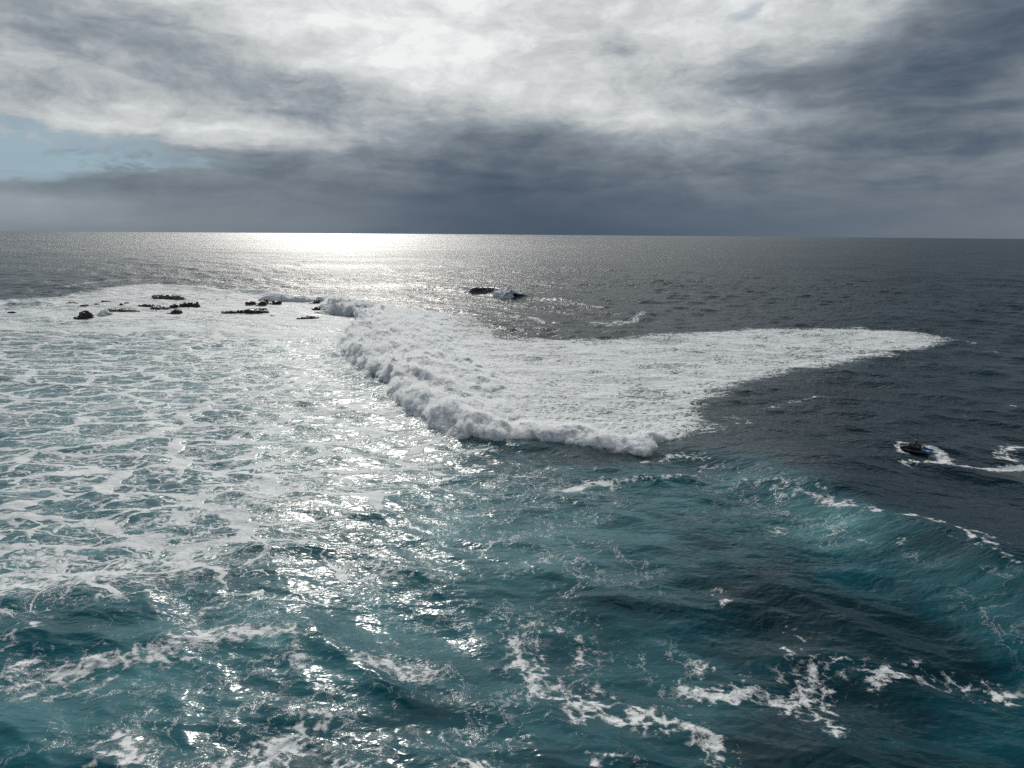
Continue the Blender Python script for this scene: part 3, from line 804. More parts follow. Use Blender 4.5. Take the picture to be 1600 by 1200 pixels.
        vs = [[bm.verts.new((ux[i, j], uy[i, j], uz[i, j])) for j in range(C2)] for i in range(R2)]
        for i in range(R2):
            for j in range(C2 - 1):
                bm.faces.new((vs[i][j], vs[i][j + 1], vs[(i + 1) % R2][j + 1], vs[(i + 1) % R2][j]))
        bm.faces.new([vs[i][0] for i in range(R2)]); bm.faces.new([vs[i][-1] for i in range(R2)][::-1])
        bmesh.ops.recalc_face_normals(bm, faces=bm.faces)
        vol = bm.calc_volume(signed=True)
        if vol < 0: bmesh.ops.reverse_faces(bm, faces=bm.faces)
        mm = bpy.data.meshes.new('mist'); bm.to_mesh(mm); bm.free()
        mo = link('mist', mm, M_mist); tag(mo, 'thin white mist hanging along the breaking wave', 'mist', kind='stuff')
    return o, (X_, Y_, z)

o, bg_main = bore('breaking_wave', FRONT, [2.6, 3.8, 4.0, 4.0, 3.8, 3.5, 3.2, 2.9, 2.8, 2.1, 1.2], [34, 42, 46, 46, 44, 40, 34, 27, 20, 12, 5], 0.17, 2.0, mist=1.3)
tag(o, 'big tumbling front of white water rolling across the middle of the sea', 'wave', kind='stuff')

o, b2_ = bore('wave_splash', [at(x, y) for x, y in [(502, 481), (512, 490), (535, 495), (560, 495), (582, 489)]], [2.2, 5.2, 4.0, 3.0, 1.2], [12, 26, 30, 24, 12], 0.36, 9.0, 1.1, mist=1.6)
tag(o, 'tall blue white splash curling beside the rocks left of the big wave', 'wave', kind='stuff')
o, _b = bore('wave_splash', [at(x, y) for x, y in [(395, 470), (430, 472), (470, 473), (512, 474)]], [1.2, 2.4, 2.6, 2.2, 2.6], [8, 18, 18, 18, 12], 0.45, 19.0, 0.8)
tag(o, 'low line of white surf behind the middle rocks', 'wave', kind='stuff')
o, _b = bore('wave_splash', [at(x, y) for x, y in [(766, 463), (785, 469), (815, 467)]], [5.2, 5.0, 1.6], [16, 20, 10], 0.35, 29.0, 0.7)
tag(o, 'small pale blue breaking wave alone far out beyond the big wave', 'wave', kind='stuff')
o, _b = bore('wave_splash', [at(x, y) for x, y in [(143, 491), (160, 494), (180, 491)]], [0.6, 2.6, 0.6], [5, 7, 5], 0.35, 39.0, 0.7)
tag(o, 'rounded puff of surf bursting beside the dark craggy rock at far left', 'wave', kind='stuff')

# ------------------------------------------------------------------ simple materials
def pmat(name, col, rough=0.5, metal=0.0, spec=0.5, noise=0.0, nscale=8.0, coat=0.0, bump=0.0):
    m = bpy.data.materials.new(name); m.use_nodes = True
    t = NT(m.node_tree)
    tcn = t.n('ShaderNodeTexCoord')
    n = t.noise(tcn.outputs['Object'], nscale, 5.0, 0.6)
    a = tuple(max(0, c * (1 - noise)) for c in col) + (1,); b = tuple(min(1, c * (1 + noise)) for c in col) + (1,)
    c = t.mixc(t.maprange(n, 0.3, 0.7), a, b)
    pb = t.n('ShaderNodeBsdfPrincipled', ins={'Base Color': c, 'Roughness': t.maprange(n, 0.2, 0.8, rough * 0.85, min(1, rough * 1.2)), 'Metallic': metal, 'Specular IOR Level': spec, 'Coat Weight': coat})
    if bump:
        bp = t.n('ShaderNodeBump', ins={'Strength': 1.0, 'Distance': bump, 'Height': n}); t.link(bp.outputs[0], pb.inputs['Normal'])
    o = t.n('ShaderNodeOutputMaterial'); t.link(pb.outputs[0], o.inputs[0])
    return m
def rock_material(name, dark, light):
    m = bpy.data.materials.new(name); m.use_nodes = True
    t = NT(m.node_tree)
    P = t.n('ShaderNodeNewGeometry').outputs['Position']
    mp = t.n('ShaderNodeMapping', ins={0: P, 2: (R(8), R(5), 0), 3: (0.35, 0.35, 2.4)})
    strata = t.noise(mp.outputs[0], 1.0, 6.0, 0.65)
    n = t.noise(P, 1.3, 7.0, 0.65)
    c = t.mixc(t.maprange(strata, 0.35, 0.7), (*dark, 1), (*light, 1))
    c = t.mixc(t.maprange(n, 0.62, 0.74, 0.0, 0.55), c, (0.10, 0.09, 0.075, 1))
    bp = t.n('ShaderNodeBump', ins={'Strength': 1.0, 'Distance': 0.25, 'Height': t.math('ADD', strata, n)})
    pb = t.n('ShaderNodeBsdfPrincipled', ins={'Base Color': c, 'Roughness': t.maprange(n, 0.3, 0.7, 0.22, 0.6), 'Normal': bp.outputs[0]})
    o = t.n('ShaderNodeOutputMaterial'); t.link(pb.outputs[0], o.inputs[0])
    return m
M_rock = rock_material('wet_rock', (0.022, 0.018, 0.017), (0.085, 0.07, 0.062))
M_slab = rock_material('washed_slab', (0.07, 0.062, 0.058), (0.20, 0.185, 0.17))

# local height of the finished sea surface
GZ = Z.reshape(NR, NC)
def surf(x, y):
    r = math.hypot(x, y); a = math.degrees(math.atan2(x, y))
    i = int(np.clip(np.searchsorted(rows, r), 1, NR - 1)); j = int(np.clip(np.searchsorted(fine, a), 1, len(fine) - 1))
    return float(GZ[i, j])

# ------------------------------------------------------------------ rocks: (x0, x1 pixels, waterline y, height px, depth factor, shape, material, label)
ROCKS = [
 (116,146,497,12,0.8,'crag','r','darkest craggy rock at far left beside a puff of surf'),
 (241,286,467,8,0.5,'slab','s','long flat grey ledge lying behind the other rocks, farthest of all'),
 (104,121,475,2.5,0.6,'low','r','thin dark rock sliver, leftmost in the back row of low rocks'),
 (125,138,479,3,0.6,'low','r','small flat rock second from the left of the low row'),
 (147,156,476.5,3,0.6,'low','r','tiny dark rock bump third from the left of the low row'),
 (158,174,471,3,0.6,'low','r','small dark rock tip behind the low row at left'),
 (183,194,476.5,4.5,0.7,'point','r','small pointed dark rock between the low left row and the flat ledge'),
 (194,202,473.5,2.5,0.7,'low','r','tiny rock tip just right of the small pointed rock'),
 (216,236,479,5,0.6,'low','r','dark oval rock below the long grey ledge'),
 (234,243,478,4,0.6,'point','r','small sloping rock touching the dark oval rock'),
 (171,216,487,5,0.45,'slab','s','pale brown washed slab right of the darkest craggy rock'),
 (236,266,483,5,0.45,'slab','s','brown low slab awash in front of the rounded boulders'),
 (244,252,479.5,4,0.6,'low','r','little dark rock at the back of the brown low slab'),
 (266,279,480.5,5,0.7,'low','r','low dark rock left of the rounded boulders'),
 (279,294,479.5,7,0.8,'boulder','r','rounded dark boulder, left one of a tight trio'),
 (293,304,479,9,0.8,'boulder','r','grey topped boulder in the middle of a tight trio'),
 (301,313,479.5,10,0.8,'point','r','tallest pointed boulder at the right end of a tight trio'),
 (261,284,489,8,0.6,'crag','r','wedge shaped dark rock in front of the trio of boulders'),
 (346,351,488.5,3,0.7,'low','r','tiny lone rock left of the long thin reef'),
 (384,401,476,5,0.6,'low','r','left block of the middle rock cluster behind the long thin reef'),
 (399,417,477,8,0.7,'crag','r','broken brown rock in the centre of the middle rock cluster'),
 (410,421,474,10,0.7,'point','r','leaning pointed rock standing highest in the middle rock cluster'),
 (416,431,476,4,0.6,'low','r','low shelf joining the leaning rock to the square block'),
 (427,440,476,6.5,0.8,'block','r','square dark block at the right end of the middle rock cluster'),
 (345,372,489,4,0.4,'low','r','left part of the long thin reef in front of the middle cluster'),
 (370,384,489,5.5,0.5,'low','r','humped rock in the middle of the long thin reef'),
 (382,417,489,5,0.4,'slab','r','flat dark shelf at the right end of the long thin reef'),
 (393,416,484.5,4.5,0.5,'block','r','upper flat rock lying behind the flat dark shelf'),
 (483,504,475,6,0.6,'crag','r','dark rock half hidden by the white surf left of the tall splash'),
 (488,508,484,5,0.5,'low','r','grey ledge below the dark rock at the foot of the tall splash'),
 (467,503,498,4,0.3,'ridge','r','long thin ridge of rock slanting in front of the tall splash'),
 (420,429,493.5,2.5,0.6,'low','r','small rock alone between the flat dark shelf and the slanting ridge'),
 (12,26,489,3,0.6,'low','r','small flat rock alone near the left edge of the sea'),
]
random.seed(5)
def make_rock(x0, x1, yb, hp, df, shape, mk, label, idx):
    a = at(x0, yb); b = at(x1, yb)
    cx, cy = (a[0] + b[0]) / 2, (a[1] + b[1]) / 2
    W = math.hypot(b[0] - a[0], b[1] - a[1]); H = hp * (cy * 1.02) / FOC * 0.85
    Dp = W * df
    bm = bmesh.new()
    bmesh.ops.create_icosphere(bm, subdivisions=5, radius=1.0)
    co = np.array([v.co[:] for v in bm.verts], np.float32)
    e = {'slab': 3.2, 'low': 2.4, 'block': 5.0, 'ridge': 2.2}.get(shape, 2.3)
    nrm = (np.abs(co) ** e).sum(1) ** (1 / e)
    p = co / nrm[:, None]
    sd_ = idx * 13.7
    top = np.clip(p[:, 2], 0, 1)
    if shape == 'point':
        k = 1 - 0.62 * top ** 0.8; p[:, 0] = p[:, 0] * k + 0.28 * top; p[:, 1] *= k
    if shape == 'crag':
        p[:, 2] *= 0.75 + 0.5 * np.sign(p[:, 0] + 0.2) * 0.4 + 0.3 * p[:, 0]
    if shape == 'ridge':
        p[:, 2] *= 0.6 + 0.6 * (1 - np.abs(p[:, 0]))
    # ledges and fractures
    q = p * np.array([W / 2, Dp / 2, H])
    f = 1.0 / max(1.2, H * 0.9)
    n = fbm(q[:, 0] * f + sd_, q[:, 1] * f, q[:, 2] * f * 1.3, 5, 0.55)
    cre = -np.abs(fbm(q[:, 0] * f * 0.7 - sd_, q[:, 1] * f * 0.7, q[:, 2] * f * 0.4, 3)) 
    k = 1 + 0.42 * n + 0.5 * (cre + 0.15)
    q = q * k[:, None]
    st = max(0.35, H / 4)
    zq = np.round(q[:, 2] / st) * st
    q[:, 2] = 0.45 * q[:, 2] + 0.55 * zq
    for v, c in zip(bm.verts, q): v.co = c.tolist()
    me = bpy.data.meshes.new('rock'); bm.to_mesh(me); bm.free()
    me.polygons.foreach_set('use_smooth', np.zeros(len(me.polygons), bool))
    o = link('rock', me, M_rock if mk == 'r' else M_slab)
    zb = surf(cx, cy)
    o.location = (cx, cy, min(zb, 1.2) - 0.10)
    ang_ = 0.0 if shape != 'ridge' else R(16)
    o.rotation_euler = (0, R(random.uniform(-5, 5)), ang_ + R(random.uniform(-6, 6)))
    tag(o, label, 'rock', 'rocks awash in the surf')
for i, r_ in enumerate(ROCKS): make_rock(*r_, i)

# ------------------------------------------------------------------ people
M_skin = pmat('skin', (0.16, 0.09, 0.06), 0.55, noise=0.1)
M_suit = pmat('neoprene', (0.010, 0.011, 0.014), 0.45, noise=0.25)
M_vest = pmat('vest_fabric', (0.016, 0.018, 0.024), 0.6, noise=0.25)

def skin_mesh(name, verts, edges, radii, sub=1):
    """grow one continuous surface over a skeleton and return it as a plain mesh"""
    me = bpy.data.meshes.new(name + '_skeleton')
    me.from_pydata([tuple(v) for v in verts], edges, [])
    o = bpy.data.objects.new(name + '_skeleton', me); COL.objects.link(o)
    o.modifiers.new('skin', 'SKIN'); ms = o.modifiers.new('sub', 'SUBSURF'); ms.levels = sub; ms.render_levels = sub
    if not me.skin_vertices: 
        with bpy.context.temp_override(object=o, active_object=o):
            bpy.ops.mesh.customdata_skin_add()
    for sv, r_ in zip(me.skin_vertices[0].data, radii):
        sv.radius = (r_, r_) if not isinstance(r_, tuple) else r_
    me.skin_vertices[0].data[0].use_root = True
    dg = bpy.context.evaluated_depsgraph_get(); dg.update()
    out = bpy.data.meshes.new_from_object(o.evaluated_get(dg)); out.name = name
    bpy.data.objects.remove(o); bpy.data.meshes.remove(me)
    out.polygons.foreach_set('use_smooth', np.ones(len(out.polygons), bool))
    return out

def make_person(label, joints, lean=0.0):
    """joints in metres, origin at the seat; +X is the way the person faces"""
    V = {k: Vector(v) for k, v in joints.items()}
    names = ['pelvis', 'waist', 'chest', 'neck', 'jaw', 'skull', 'crown']
    verts = [V['pelvis'], V['waist'], V['chest'], V['neck'], V['jaw'], V['skull'], V['crown']]
    rad = [(0.15, 0.12), (0.135, 0.10), (0.16, 0.12), 0.055, (0.066, 0.075), (0.080, 0.095), (0.05, 0.06)]
    edges = [(0, 1), (1, 2), (2, 3), (3, 4), (4, 5), (5, 6)]
    def chain(start, pts, rs):
        prev = start
        for p, r_ in zip(pts, rs):
            verts.append(p); rad.append(r_); edges.append((prev, len(verts) - 1)); prev = len(verts) - 1
        return prev
    for sgn, sd_ in ((1, 'l'), (-1, 'r')):
        chain(0, [V['hip_' + sd_], V['knee_' + sd_], V['ankle_' + sd_], V['toe_' + sd_]], [0.10, 0.062, 0.042, 0.034])
        h = chain(2, [V['shoulder_' + sd_], V['elbow_' + sd_], V['wrist_' + sd_], V['palm_' + sd_]], [0.066, 0.044, 0.029, 0.034])
        pw, pp = V['wrist_' + sd_], V['palm_' + sd_]
        f = (pp - pw).normalized(); side = f.cross(Vector((0, 0, 1))).normalized(); dn = f.cross(side).normalized()
        if dn.z > 0: dn = -dn
        for q, (off, ln) in enumerate(((-0.030, 0.036), (-0.010, 0.041), (0.010, 0.038), (0.029, 0.030))):
            b0 = pp + side * off + f * 0.02
            chain(h, [b0, b0 + f * ln * 0.8 + dn * 0.012, b0 + f * ln * 0.9 + dn * (0.015 + ln)], [0.010, 0.009, 0.008])
        chain(h, [pp + side * sgn * 0.036 - f * 0.01, pp + side * sgn * 0.045 + f * 0.02 + dn * 0.03], [0.012, 0.009])
    body = skin_mesh('body', verts, edges, rad, 1)
    fdir = V['skull'] + Vector((0.0, 0, 0))
    # a face: brow, eye hollows, nose, mouth and chin pressed into the front of the head
    c = (V['skull'] + V['jaw']) / 2
    for v in body.vertices:
        d = v.co - c
        if d.length < 0.17 and v.co.z > V['neck'].z + 0.03 and d.x > 0.02:
            nose = math.exp(-((d.y / 0.016) ** 2) - ((d.z + 0.004) / 0.024) ** 2) * 0.026
            eyes = math.exp(-(((abs(d.y) - 0.032) / 0.018) ** 2) - ((d.z - 0.022) / 0.014) ** 2) * -0.012
            chin = math.exp(-((d.y / 0.03) ** 2) - ((d.z + 0.075) / 0.02) ** 2) * 0.010
            v.co.x += nose + eyes + chin
    root = bpy.data.objects.new('person', None); COL.objects.link(root); root.empty_display_size = 0.2
    tag(root, label, 'person')
    link('body', body, M_skin, root)
    # wetsuit over everything but head, hands and feet
    sv, sr, se = [], [], []
    def put(p, r_): sv.append(p); sr.append(r_); return len(sv) - 1
    grow = 0.010
    i0 = put(V['pelvis'], (0.16, 0.13)); i1 = put(V['waist'], (0.145, 0.11)); i2 = put(V['chest'], (0.17, 0.13)); i3 = put(V['chest'].lerp(V['neck'], 0.85), 0.066)
    se += [(i0, i1), (i1, i2), (i2, i3)]
    for sd_ in 'lr':
        p = i0
        for k, r_ in (('hip_', 0.108), ('knee_', 0.071), ('ankle_', 0.050)):
            q = put(V[k + sd_], r_); se.append((p, q)); p = q
        p = i2
        for k, r_ in (('shoulder_', 0.075), ('elbow_', 0.053), ('wrist_', 0.037)):
            q = put(V[k + sd_], r_); se.append((p, q)); p = q
    link('wetsuit', skin_mesh('wetsuit', sv, se, sr, 1), M_suit, root)
    vv = [V['waist'].lerp(V['pelvis'], 0.2), V['waist'].lerp(V['chest'], 0.5), V['chest'], V['chest'].lerp(V['neck'], 0.45)]
    link('life_vest', skin_mesh('life_vest', vv, [(0, 1), (1, 2), (2, 3)], [(0.165, 0.135), (0.175, 0.14), (0.195, 0.155), (0.12, 0.10)], 1), M_vest, root)
    hv = [V['neck'] + Vector((-0.02, 0, 0.02)), V['skull'] + Vector((-0.034, 0, -0.03)), V['skull'] + Vector((-0.018, 0, 0.03)), V['crown'] + Vector((-0.005, 0, 0.008))]
    link('hood', skin_mesh('hood', hv, [(0, 1), (1, 2), (2, 3)], [(0.068, 0.07), (0.082, 0.088), (0.092, 0.098), (0.060, 0.068)], 1), M_suit, root)
    return root

# ------------------------------------------------------------------ personal watercraft (origin: centre of the waterline, bow along +X)
M_hull = pmat('hull_gelcoat', (0.008, 0.009, 0.012), 0.5, noise=0.25, nscale=3, coat=0.1)
M_deck = pmat('deck_panel', (0.016, 0.018, 0.022), 0.4, noise=0.15, nscale=3, coat=0.05)
M_seat = pmat('seat_vinyl', (0.012, 0.012, 0.013), 0.6, noise=0.2)
M_trim = pmat('pale_trim', (0.55, 0.56, 0.58), 0.35, noise=0.08)
M_blue = pmat('blue_sled_foam', (0.010, 0.10, 0.42), 0.5, noise=0.15, nscale=4)
M_pale = pmat('worn_decal', (0.35, 0.5, 0.7), 0.5, noise=0.2)
M_rubber = pmat('black_rubber', (0.012, 0.012, 0.012), 0.7, noise=0.2)
M_rope = pmat('tow_rope', (0.25, 0.22, 0.12), 0.8, noise=0.2)

def loft(name, secs, mat, parent, cap=True, smooth=True):
    """secs: list of closed rings (same count) of 3D points"""
    bm = bmesh.new(); rings = []
    for r_ in secs: rings.append([bm.verts.new(p) for p in r_])
    n = len(rings[0])
    for a, b in zip(rings[:-1], rings[1:]):
        for i in range(n):
            bm.faces.new((a[i], a[(i + 1) % n], b[(i + 1) % n], b[i]))
    if cap:
        bm.faces.new(rings[0][::-1]); bm.faces.new(rings[-1])
    bmesh.ops.recalc_face_normals(bm, faces=bm.faces)
    me = bpy.data.meshes.new(name); bm.to_mesh(me); bm.free()
    me.polygons.foreach_set('use_smooth', np.full(len(me.polygons), smooth, bool))
    return link(name, me, mat, parent)
def tube(name, pts, r_, mat, parent, n=10):
    pts = [Vector(p) for p in pts]; secs = []
    for i, p in enumerate(pts):
        d = (pts[min(i + 1, len(pts) - 1)] - pts[max(i - 1, 0)]).normalized()
        u = d.cross(Vector((0, 0, 1)));  u = u.normalized() if u.length > 0.1 else d.cross(Vector((0, 1, 0))).normalized()
        v = d.cross(u)
        secs.append([p + (u * math.cos(a) + v * math.sin(a)) * r_ for a in [2 * math.pi * k / n for k in range(n)]])
    return loft(name, secs, mat, parent)
def ring(x, hw, z0, z1, n=20, e=3.0, yc=0.0, tilt=0.0):
    out = []
    for k in range(n):
        a = 2 * math.pi * k / n
        c, s_ = math.cos(a), math.sin(a)
        y = math.copysign(abs(c) ** (2 / e), c) * hw; z = math.copysign(abs(s_) ** (2 / e), s_)
        zz = (z0 + z1) / 2 + z * (z1 - z0) / 2
        out.append((x + tilt * (zz - z0), y + yc, zz))
    return out

pwc = bpy.data.objects.new('jet_ski', None); COL.objects.link(pwc)
tag(pwc, 'black jet ski with two riders in black turning left, trailing a curl of white wake', 'jet ski')
# hull: V bottom, flared sides, upswept bow
secs = []
for x, hw, keel, chine, gun in [(-1.55, 0.50, -0.18, -0.08, 0.36), (-1.2, 0.56, -0.22, -0.10, 0.38), (-0.5, 0.60, -0.26, -0.12, 0.42), (0.3, 0.59, -0.25, -0.08, 0.46),
                                (0.9, 0.48, -0.18, 0.02, 0.52), (1.3, 0.32, -0.06, 0.16, 0.58), (1.58, 0.16, 0.12, 0.34, 0.62), (1.70, 0.05, 0.34, 0.46, 0.63)]:
    secs.append([(x, 0, keel), (x, hw * 0.45, keel + (chine - keel) * 0.45), (x, hw * 0.88, chine), (x, hw, chine + 0.10), (x, hw * 1.02, (chine + gun) / 2 + 0.05), (x, hw * 0.98, gun),
                 (x, hw * 0.6, gun + 0.02), (x, 0, gun + 0.03), (x, -hw * 0.6, gun + 0.02), (x, -hw * 0.98, gun), (x, -hw * 1.02, (chine + gun) / 2 + 0.05), (x, -hw, chine + 0.10), (x, -hw * 0.88, chine), (x, -hw * 0.45, keel + (chine - keel) * 0.45)])
hull = loft('hull', secs, M_hull, pwc)
for sg in (1, -1):
    tube('bumper_rail', [(-1.56, sg * 0.50, 0.36), (-0.5, sg * 0.61, 0.42), (0.3, sg * 0.60, 0.46), (0.9, sg * 0.49, 0.52), (1.3, sg * 0.335, 0.58), (1.66, sg * 0.08, 0.63)], 0.025, M_rubber, hull)
    tube('hull_stripe', [(-1.2, sg * 0.575, 0.20), (-0.2, sg * 0.618, 0.24), (0.7, sg * 0.55, 0.31), (1.15, sg * 0.42, 0.38)], 0.018, M_trim, hull)
hood = loft('hood', [ring(1.60, 0.10, 0.55, 0.66), ring(1.35, 0.25, 0.50, 0.74), ring(1.0, 0.36, 0.45, 0.84), ring(0.65, 0.38, 0.42, 0.95), ring(0.42, 0.32, 0.42, 1.00), ring(0.25, 0.26, 0.42, 0.92)], M_deck, pwc)
loft('windshield', [ring(0.78, 0.16, 0.92, 0.96), ring(0.62, 0.22, 0.94, 1.08), ring(0.54, 0.20, 0.96, 1.12)], M_rubber, pwc)
for sg in (1, -1):
    mi = loft('mirror', [ring(0.86, 0.07, 0.86, 0.95, yc=sg * 0.40), ring(0.76, 0.09, 0.85, 0.98, yc=sg * 0.42), ring(0.70, 0.085, 0.86, 0.97, yc=sg * 0.42)], M_hull, pwc)
seat = loft('seat', [ring(-1.02, 0.17, 0.40, 0.74, e=3), ring(-0.9, 0.22, 0.38, 0.80, e=3), ring(-0.55, 0.23, 0.38, 0.80, e=3), ring(-0.4, 0.22, 0.38, 0.76, e=3), ring(0.0, 0.19, 0.38, 0.76, e=3), ring(0.30, 0.16, 0.40, 0.86, e=3)], M_seat, pwc)
col_ = tube('steering_column', [(0.52, 0, 0.92), (0.36, 0, 1.10)], 0.06, M_rubber, pwc)
hb = tube('handlebar', [(0.24, 0.40, 1.14), (0.32, 0.22, 1.17), (0.37, 0.0, 1.12), (0.32, -0.22, 1.17), (0.24, -0.40, 1.14)], 0.018, M_rubber, pwc)
for sg in (1, -1):
    tube('grip', [(0.24, sg * 0.40, 1.14), (0.285, sg * 0.30, 1.155)], 0.026, M_seat, hb)
loft('swim_platform', [ring(-1.78, 0.42, 0.24, 0.32, e=5), ring(-1.55, 0.50, 0.26, 0.37, e=5), ring(-1.05, 0.52, 0.36, 0.43, e=5)], M_rubber, pwc)
tube('grab_handle', [(-1.0, 0.17, 0.74), (-1.12, 0.15, 0.80), (-1.16, 0.0, 0.81), (-1.12, -0.15, 0.80), (-1.0, -0.17, 0.74)], 0.018, M_trim, pwc)

# blue rescue sled lashed behind
sled = bpy.data.objects.new('rescue_sled', None); COL.objects.link(sled)
tag(sled, 'bright blue rescue sled towed flat on the water behind the jet ski', 'rescue sled')
deck = loft('deck_pad', [ring(-0.95, 0.40, 0.02, 0.15, e=4), ring(-0.85, 0.50, 0.0, 0.18, e=4), ring(0.0, 0.54, 0.0, 0.19, e=4), ring(0.6, 0.50, 0.02, 0.21, e=4), ring(0.92, 0.36, 0.09, 0.25, e=4), ring(1.0, 0.22, 0.13, 0.25, e=4)], M_blue, sled)
for sg in (1, -1):
    tube('side_tube', [(-0.92, sg * 0.47, 0.12), (-0.3, sg * 0.55, 0.13), (0.4, sg * 0.54, 0.15), (0.85, sg * 0.42, 0.20)], 0.07, M_blue, sled, 12)
    for x in (-0.55, 0.0, 0.5):
        tube('handle', [(x - 0.12, sg * 0.34, 0.19), (x - 0.08, sg * 0.34, 0.24), (x + 0.08, sg * 0.34, 0.24), (x + 0.12, sg * 0.34, 0.20)], 0.016, M_rubber, sled, 8)
loft('pale_panel', [ring(-0.70, 0.16, 0.178, 0.197, e=4), ring(-0.25, 0.20, 0.184, 0.203, e=4)], M_pale, sled)

def at_sea(px, py):
    z = 0.0
    for _ in range(10):
        z = 0.5 * z + 0.5 * surf(*at(px, py, z))
    return at(px, py, z)
bow = Vector((*at_sea(1405, 702.5), 0)); tail = Vector((*at_sea(1457, 708.5), 0))
hd = (bow - tail).normalized(); yaw = math.atan2(hd.y, hd.x)
c1 = bow - hd * 1.75; c2 = tail + hd * 0.98
z1 = surf(c1.x, c1.y); z2 = surf(c2.x, c2.y)
pwc.location = (c1.x, c1.y, z1 - 0.10); pwc.rotation_euler = (R(3), R(-3), yaw)
sled.location = (c2.x, c2.y, z2 + 0.08); sled.rotation_euler = (0, R(-1), yaw)
d_ = (pwc.location - sled.location).length

driver = make_person('rider in black standing upright at the handlebars of the jet ski', {
    'pelvis': (-0.04, 0, 0.55), 'waist': (-0.01, 0, 0.74), 'chest': (0.04, 0, 0.98), 'neck': (0.07, 0, 1.15), 'jaw': (0.10, 0, 1.24), 'skull': (0.095, 0, 1.32), 'crown': (0.08, 0, 1.39),
    'hip_l': (0.0, 0.12, 0.48), 'knee_l': (0.16, 0.26, 0.06), 'ankle_l': (0.02, 0.38, -0.34), 'toe_l': (0.22, 0.40, -0.38),
    'hip_r': (0.0, -0.12, 0.48), 'knee_r': (0.16, -0.26, 0.06), 'ankle_r': (0.02, -0.38, -0.34), 'toe_r': (0.22, -0.40, -0.38),
    'shoulder_l': (0.05, 0.20, 1.04), 'elbow_l': (0.20, 0.31, 0.77), 'wrist_l': (0.42, 0.34, 0.53), 'palm_l': (0.49, 0.33, 0.44),
    'shoulder_r': (0.05, -0.20, 1.04), 'elbow_r': (0.20, -0.31, 0.77), 'wrist_r': (0.42, -0.34, 0.53), 'palm_r': (0.49, -0.33, 0.44)})
mate = make_person('passenger in black crouched low behind the rider above the blue sled', {
    'pelvis': (0, 0, 0.13), 'waist': (0.14, 0, 0.28), 'chest': (0.34, 0, 0.38), 'neck': (0.47, 0, 0.46), 'jaw': (0.54, 0, 0.49), 'skull': (0.57, 0, 0.56), 'crown': (0.58, 0, 0.63),
    'hip_l': (0.06, 0.13, 0.10), 'knee_l': (0.36, 0.34, 0.0), 'ankle_l': (0.10, 0.40, -0.36), 'toe_l': (0.28, 0.42, -0.41),
    'hip_r': (0.06, -0.13, 0.10), 'knee_r': (0.36, -0.34, 0.0), 'ankle_r': (0.10, -0.40, -0.36), 'toe_r': (0.28, -0.42, -0.41),
    'shoulder_l': (0.37, 0.19, 0.40), 'elbow_l': (0.25, 0.33, 0.20), 'wrist_l': (0.36, 0.26, 0.02), 'palm_l': (0.42, 0.22, 0.0),
    'shoulder_r': (0.37, -0.19, 0.40), 'elbow_r': (0.25, -0.33, 0.20), 'wrist_r': (0.36, -0.26, 0.02), 'palm_r': (0.42, -0.22, 0.0)})
Mp = Matrix.Translation(pwc.location) @ pwc.rotation_euler.to_matrix().to_4x4()
for o_, x_, z_ in ((driver, -0.24, 0.76), (mate, -1.02, 0.74)):
    o_.matrix_world = Mp @ Matrix.Translation((x_, 0, z_))
# tow line from the watercraft to the sled
bpy.context.view_layer.update()
rope_a = Mp @ Vector((-1.74, 0, 0.30)); rope_b = Matrix.Translation(sled.location) @ sled.rotation_euler.to_matrix().to_4x4() @ Vector((0.98, 0, 0.19))
tube('tow_line', [(-1.74 , 0.0, 0.30), tuple((Mp.inverted() @ ((rope_a + rope_b) / 2 - Vector((0, 0, 0.02))))), tuple(Mp.inverted() @ rope_b)], 0.02, M_rope, pwc, 6)

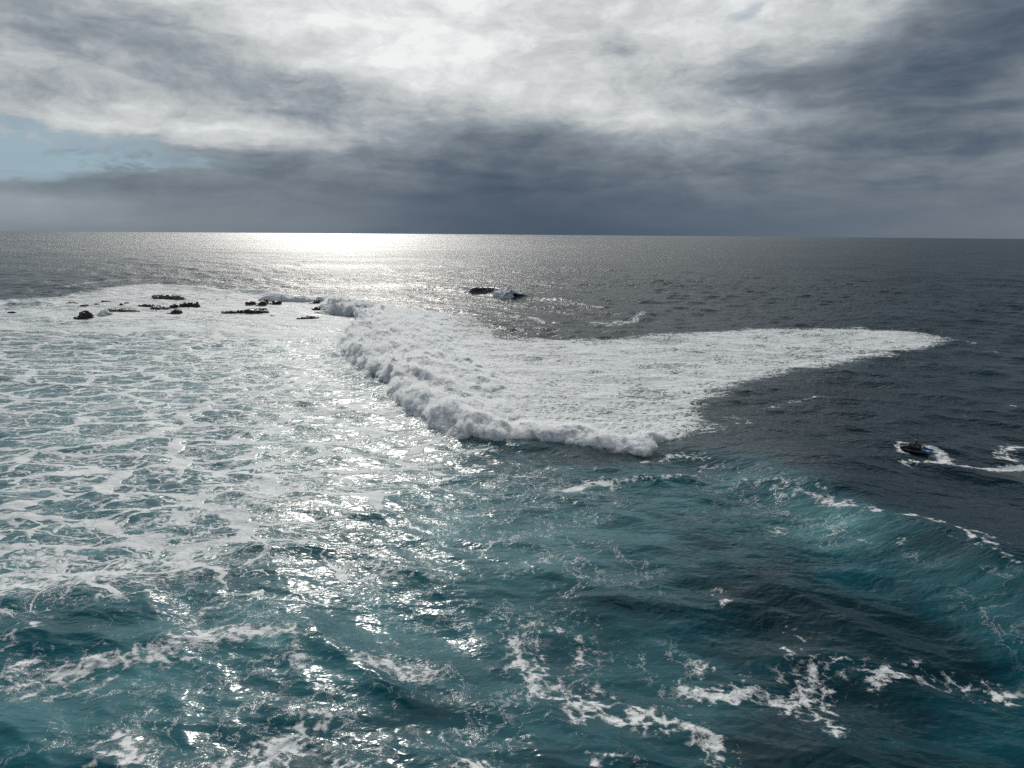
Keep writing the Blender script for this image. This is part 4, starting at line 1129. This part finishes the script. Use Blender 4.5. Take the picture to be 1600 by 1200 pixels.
# ------------------------------------------------------------------ spray: drops and clots thrown off the breaking wave
def spray(name, label, src, count, rmin, rmax, lift, drift, seed):
    rg = np.random.RandomState(seed)
    Xs, Ys, Zs = src
    nu = Xs.shape[0]; lo = int(nu * 0.0); hi = int(nu * 0.8)
    cl = fbm(Xs * 0.25, Ys * 0.25, 3.0, 3)
    wgt = np.clip(cl + 0.25, 0, 1) ** 2; wgt[hi:] = 0; wgt[:, :12] = 0; wgt[:, -8:] = 0
    wgt = (wgt / wgt.sum()).ravel()
    idx = rg.choice(len(wgt), count, p=wgt)
    h = rg.exponential(lift, count)
    P = np.stack([Xs.ravel()[idx] + rg.normal(size=count) * 0.25 + drift[0] * h, Ys.ravel()[idx] + rg.normal(size=count) * 0.25 + drift[1] * h, Zs.ravel()[idx] + h], 1)
    keep = Zs.ravel()[idx] > -0.2; P = P[keep]; n = len(P)
    dist = np.hypot(P[:, 0], P[:, 1]) / 120.0
    r_ = rg.uniform(rmin, rmax, n) * rg.uniform(0.4, 1, n) * np.clip(dist, 0.8, 1.6)
    base = np.array([[1, 0, 0], [-1, 0, 0], [0, 1, 0], [0, -1, 0], [0, 0, 1], [0, 0, -1]], float)
    fc = np.array([[0, 2, 4], [2, 1, 4], [1, 3, 4], [3, 0, 4], [2, 0, 5], [1, 2, 5], [3, 1, 5], [0, 3, 5]])
    jit = rg.uniform(0.6, 1.3, (n, 6, 1))
    vv = P[:, None, :] + base[None] * jit * r_[:, None, None]
    ff = (fc[None] + (np.arange(n) * 6)[:, None, None]).reshape(-1, 3).astype(np.int32)
    me = bpy.data.meshes.new(name); me.vertices.add(n * 6); me.vertices.foreach_set('co', vv.astype(np.float32).ravel())
    me.loops.add(len(ff) * 3); me.loops.foreach_set('vertex_index', ff.ravel())
    me.polygons.add(len(ff)); me.polygons.foreach_set('loop_start', np.arange(0, len(ff) * 3, 3, dtype=np.int32)); me.polygons.foreach_set('loop_total', np.full(len(ff), 3, np.int32))
    me.update(calc_edges=True); me.polygons.foreach_set('use_smooth', np.ones(len(ff), bool))
    o = link(name, me, M_white); tag(o, label, 'spray', kind='stuff')
spray('sea_spray', 'fine white spray thrown up along the breaking wave', bg_main, 60000, 0.015, 0.06, 0.28, (0.5, 0.8), 3)
spray('sea_spray', 'white spray hanging over the tall splash beside the rocks', b2_, 12000, 0.03, 0.10, 0.6, (0.8, 0.4), 4)
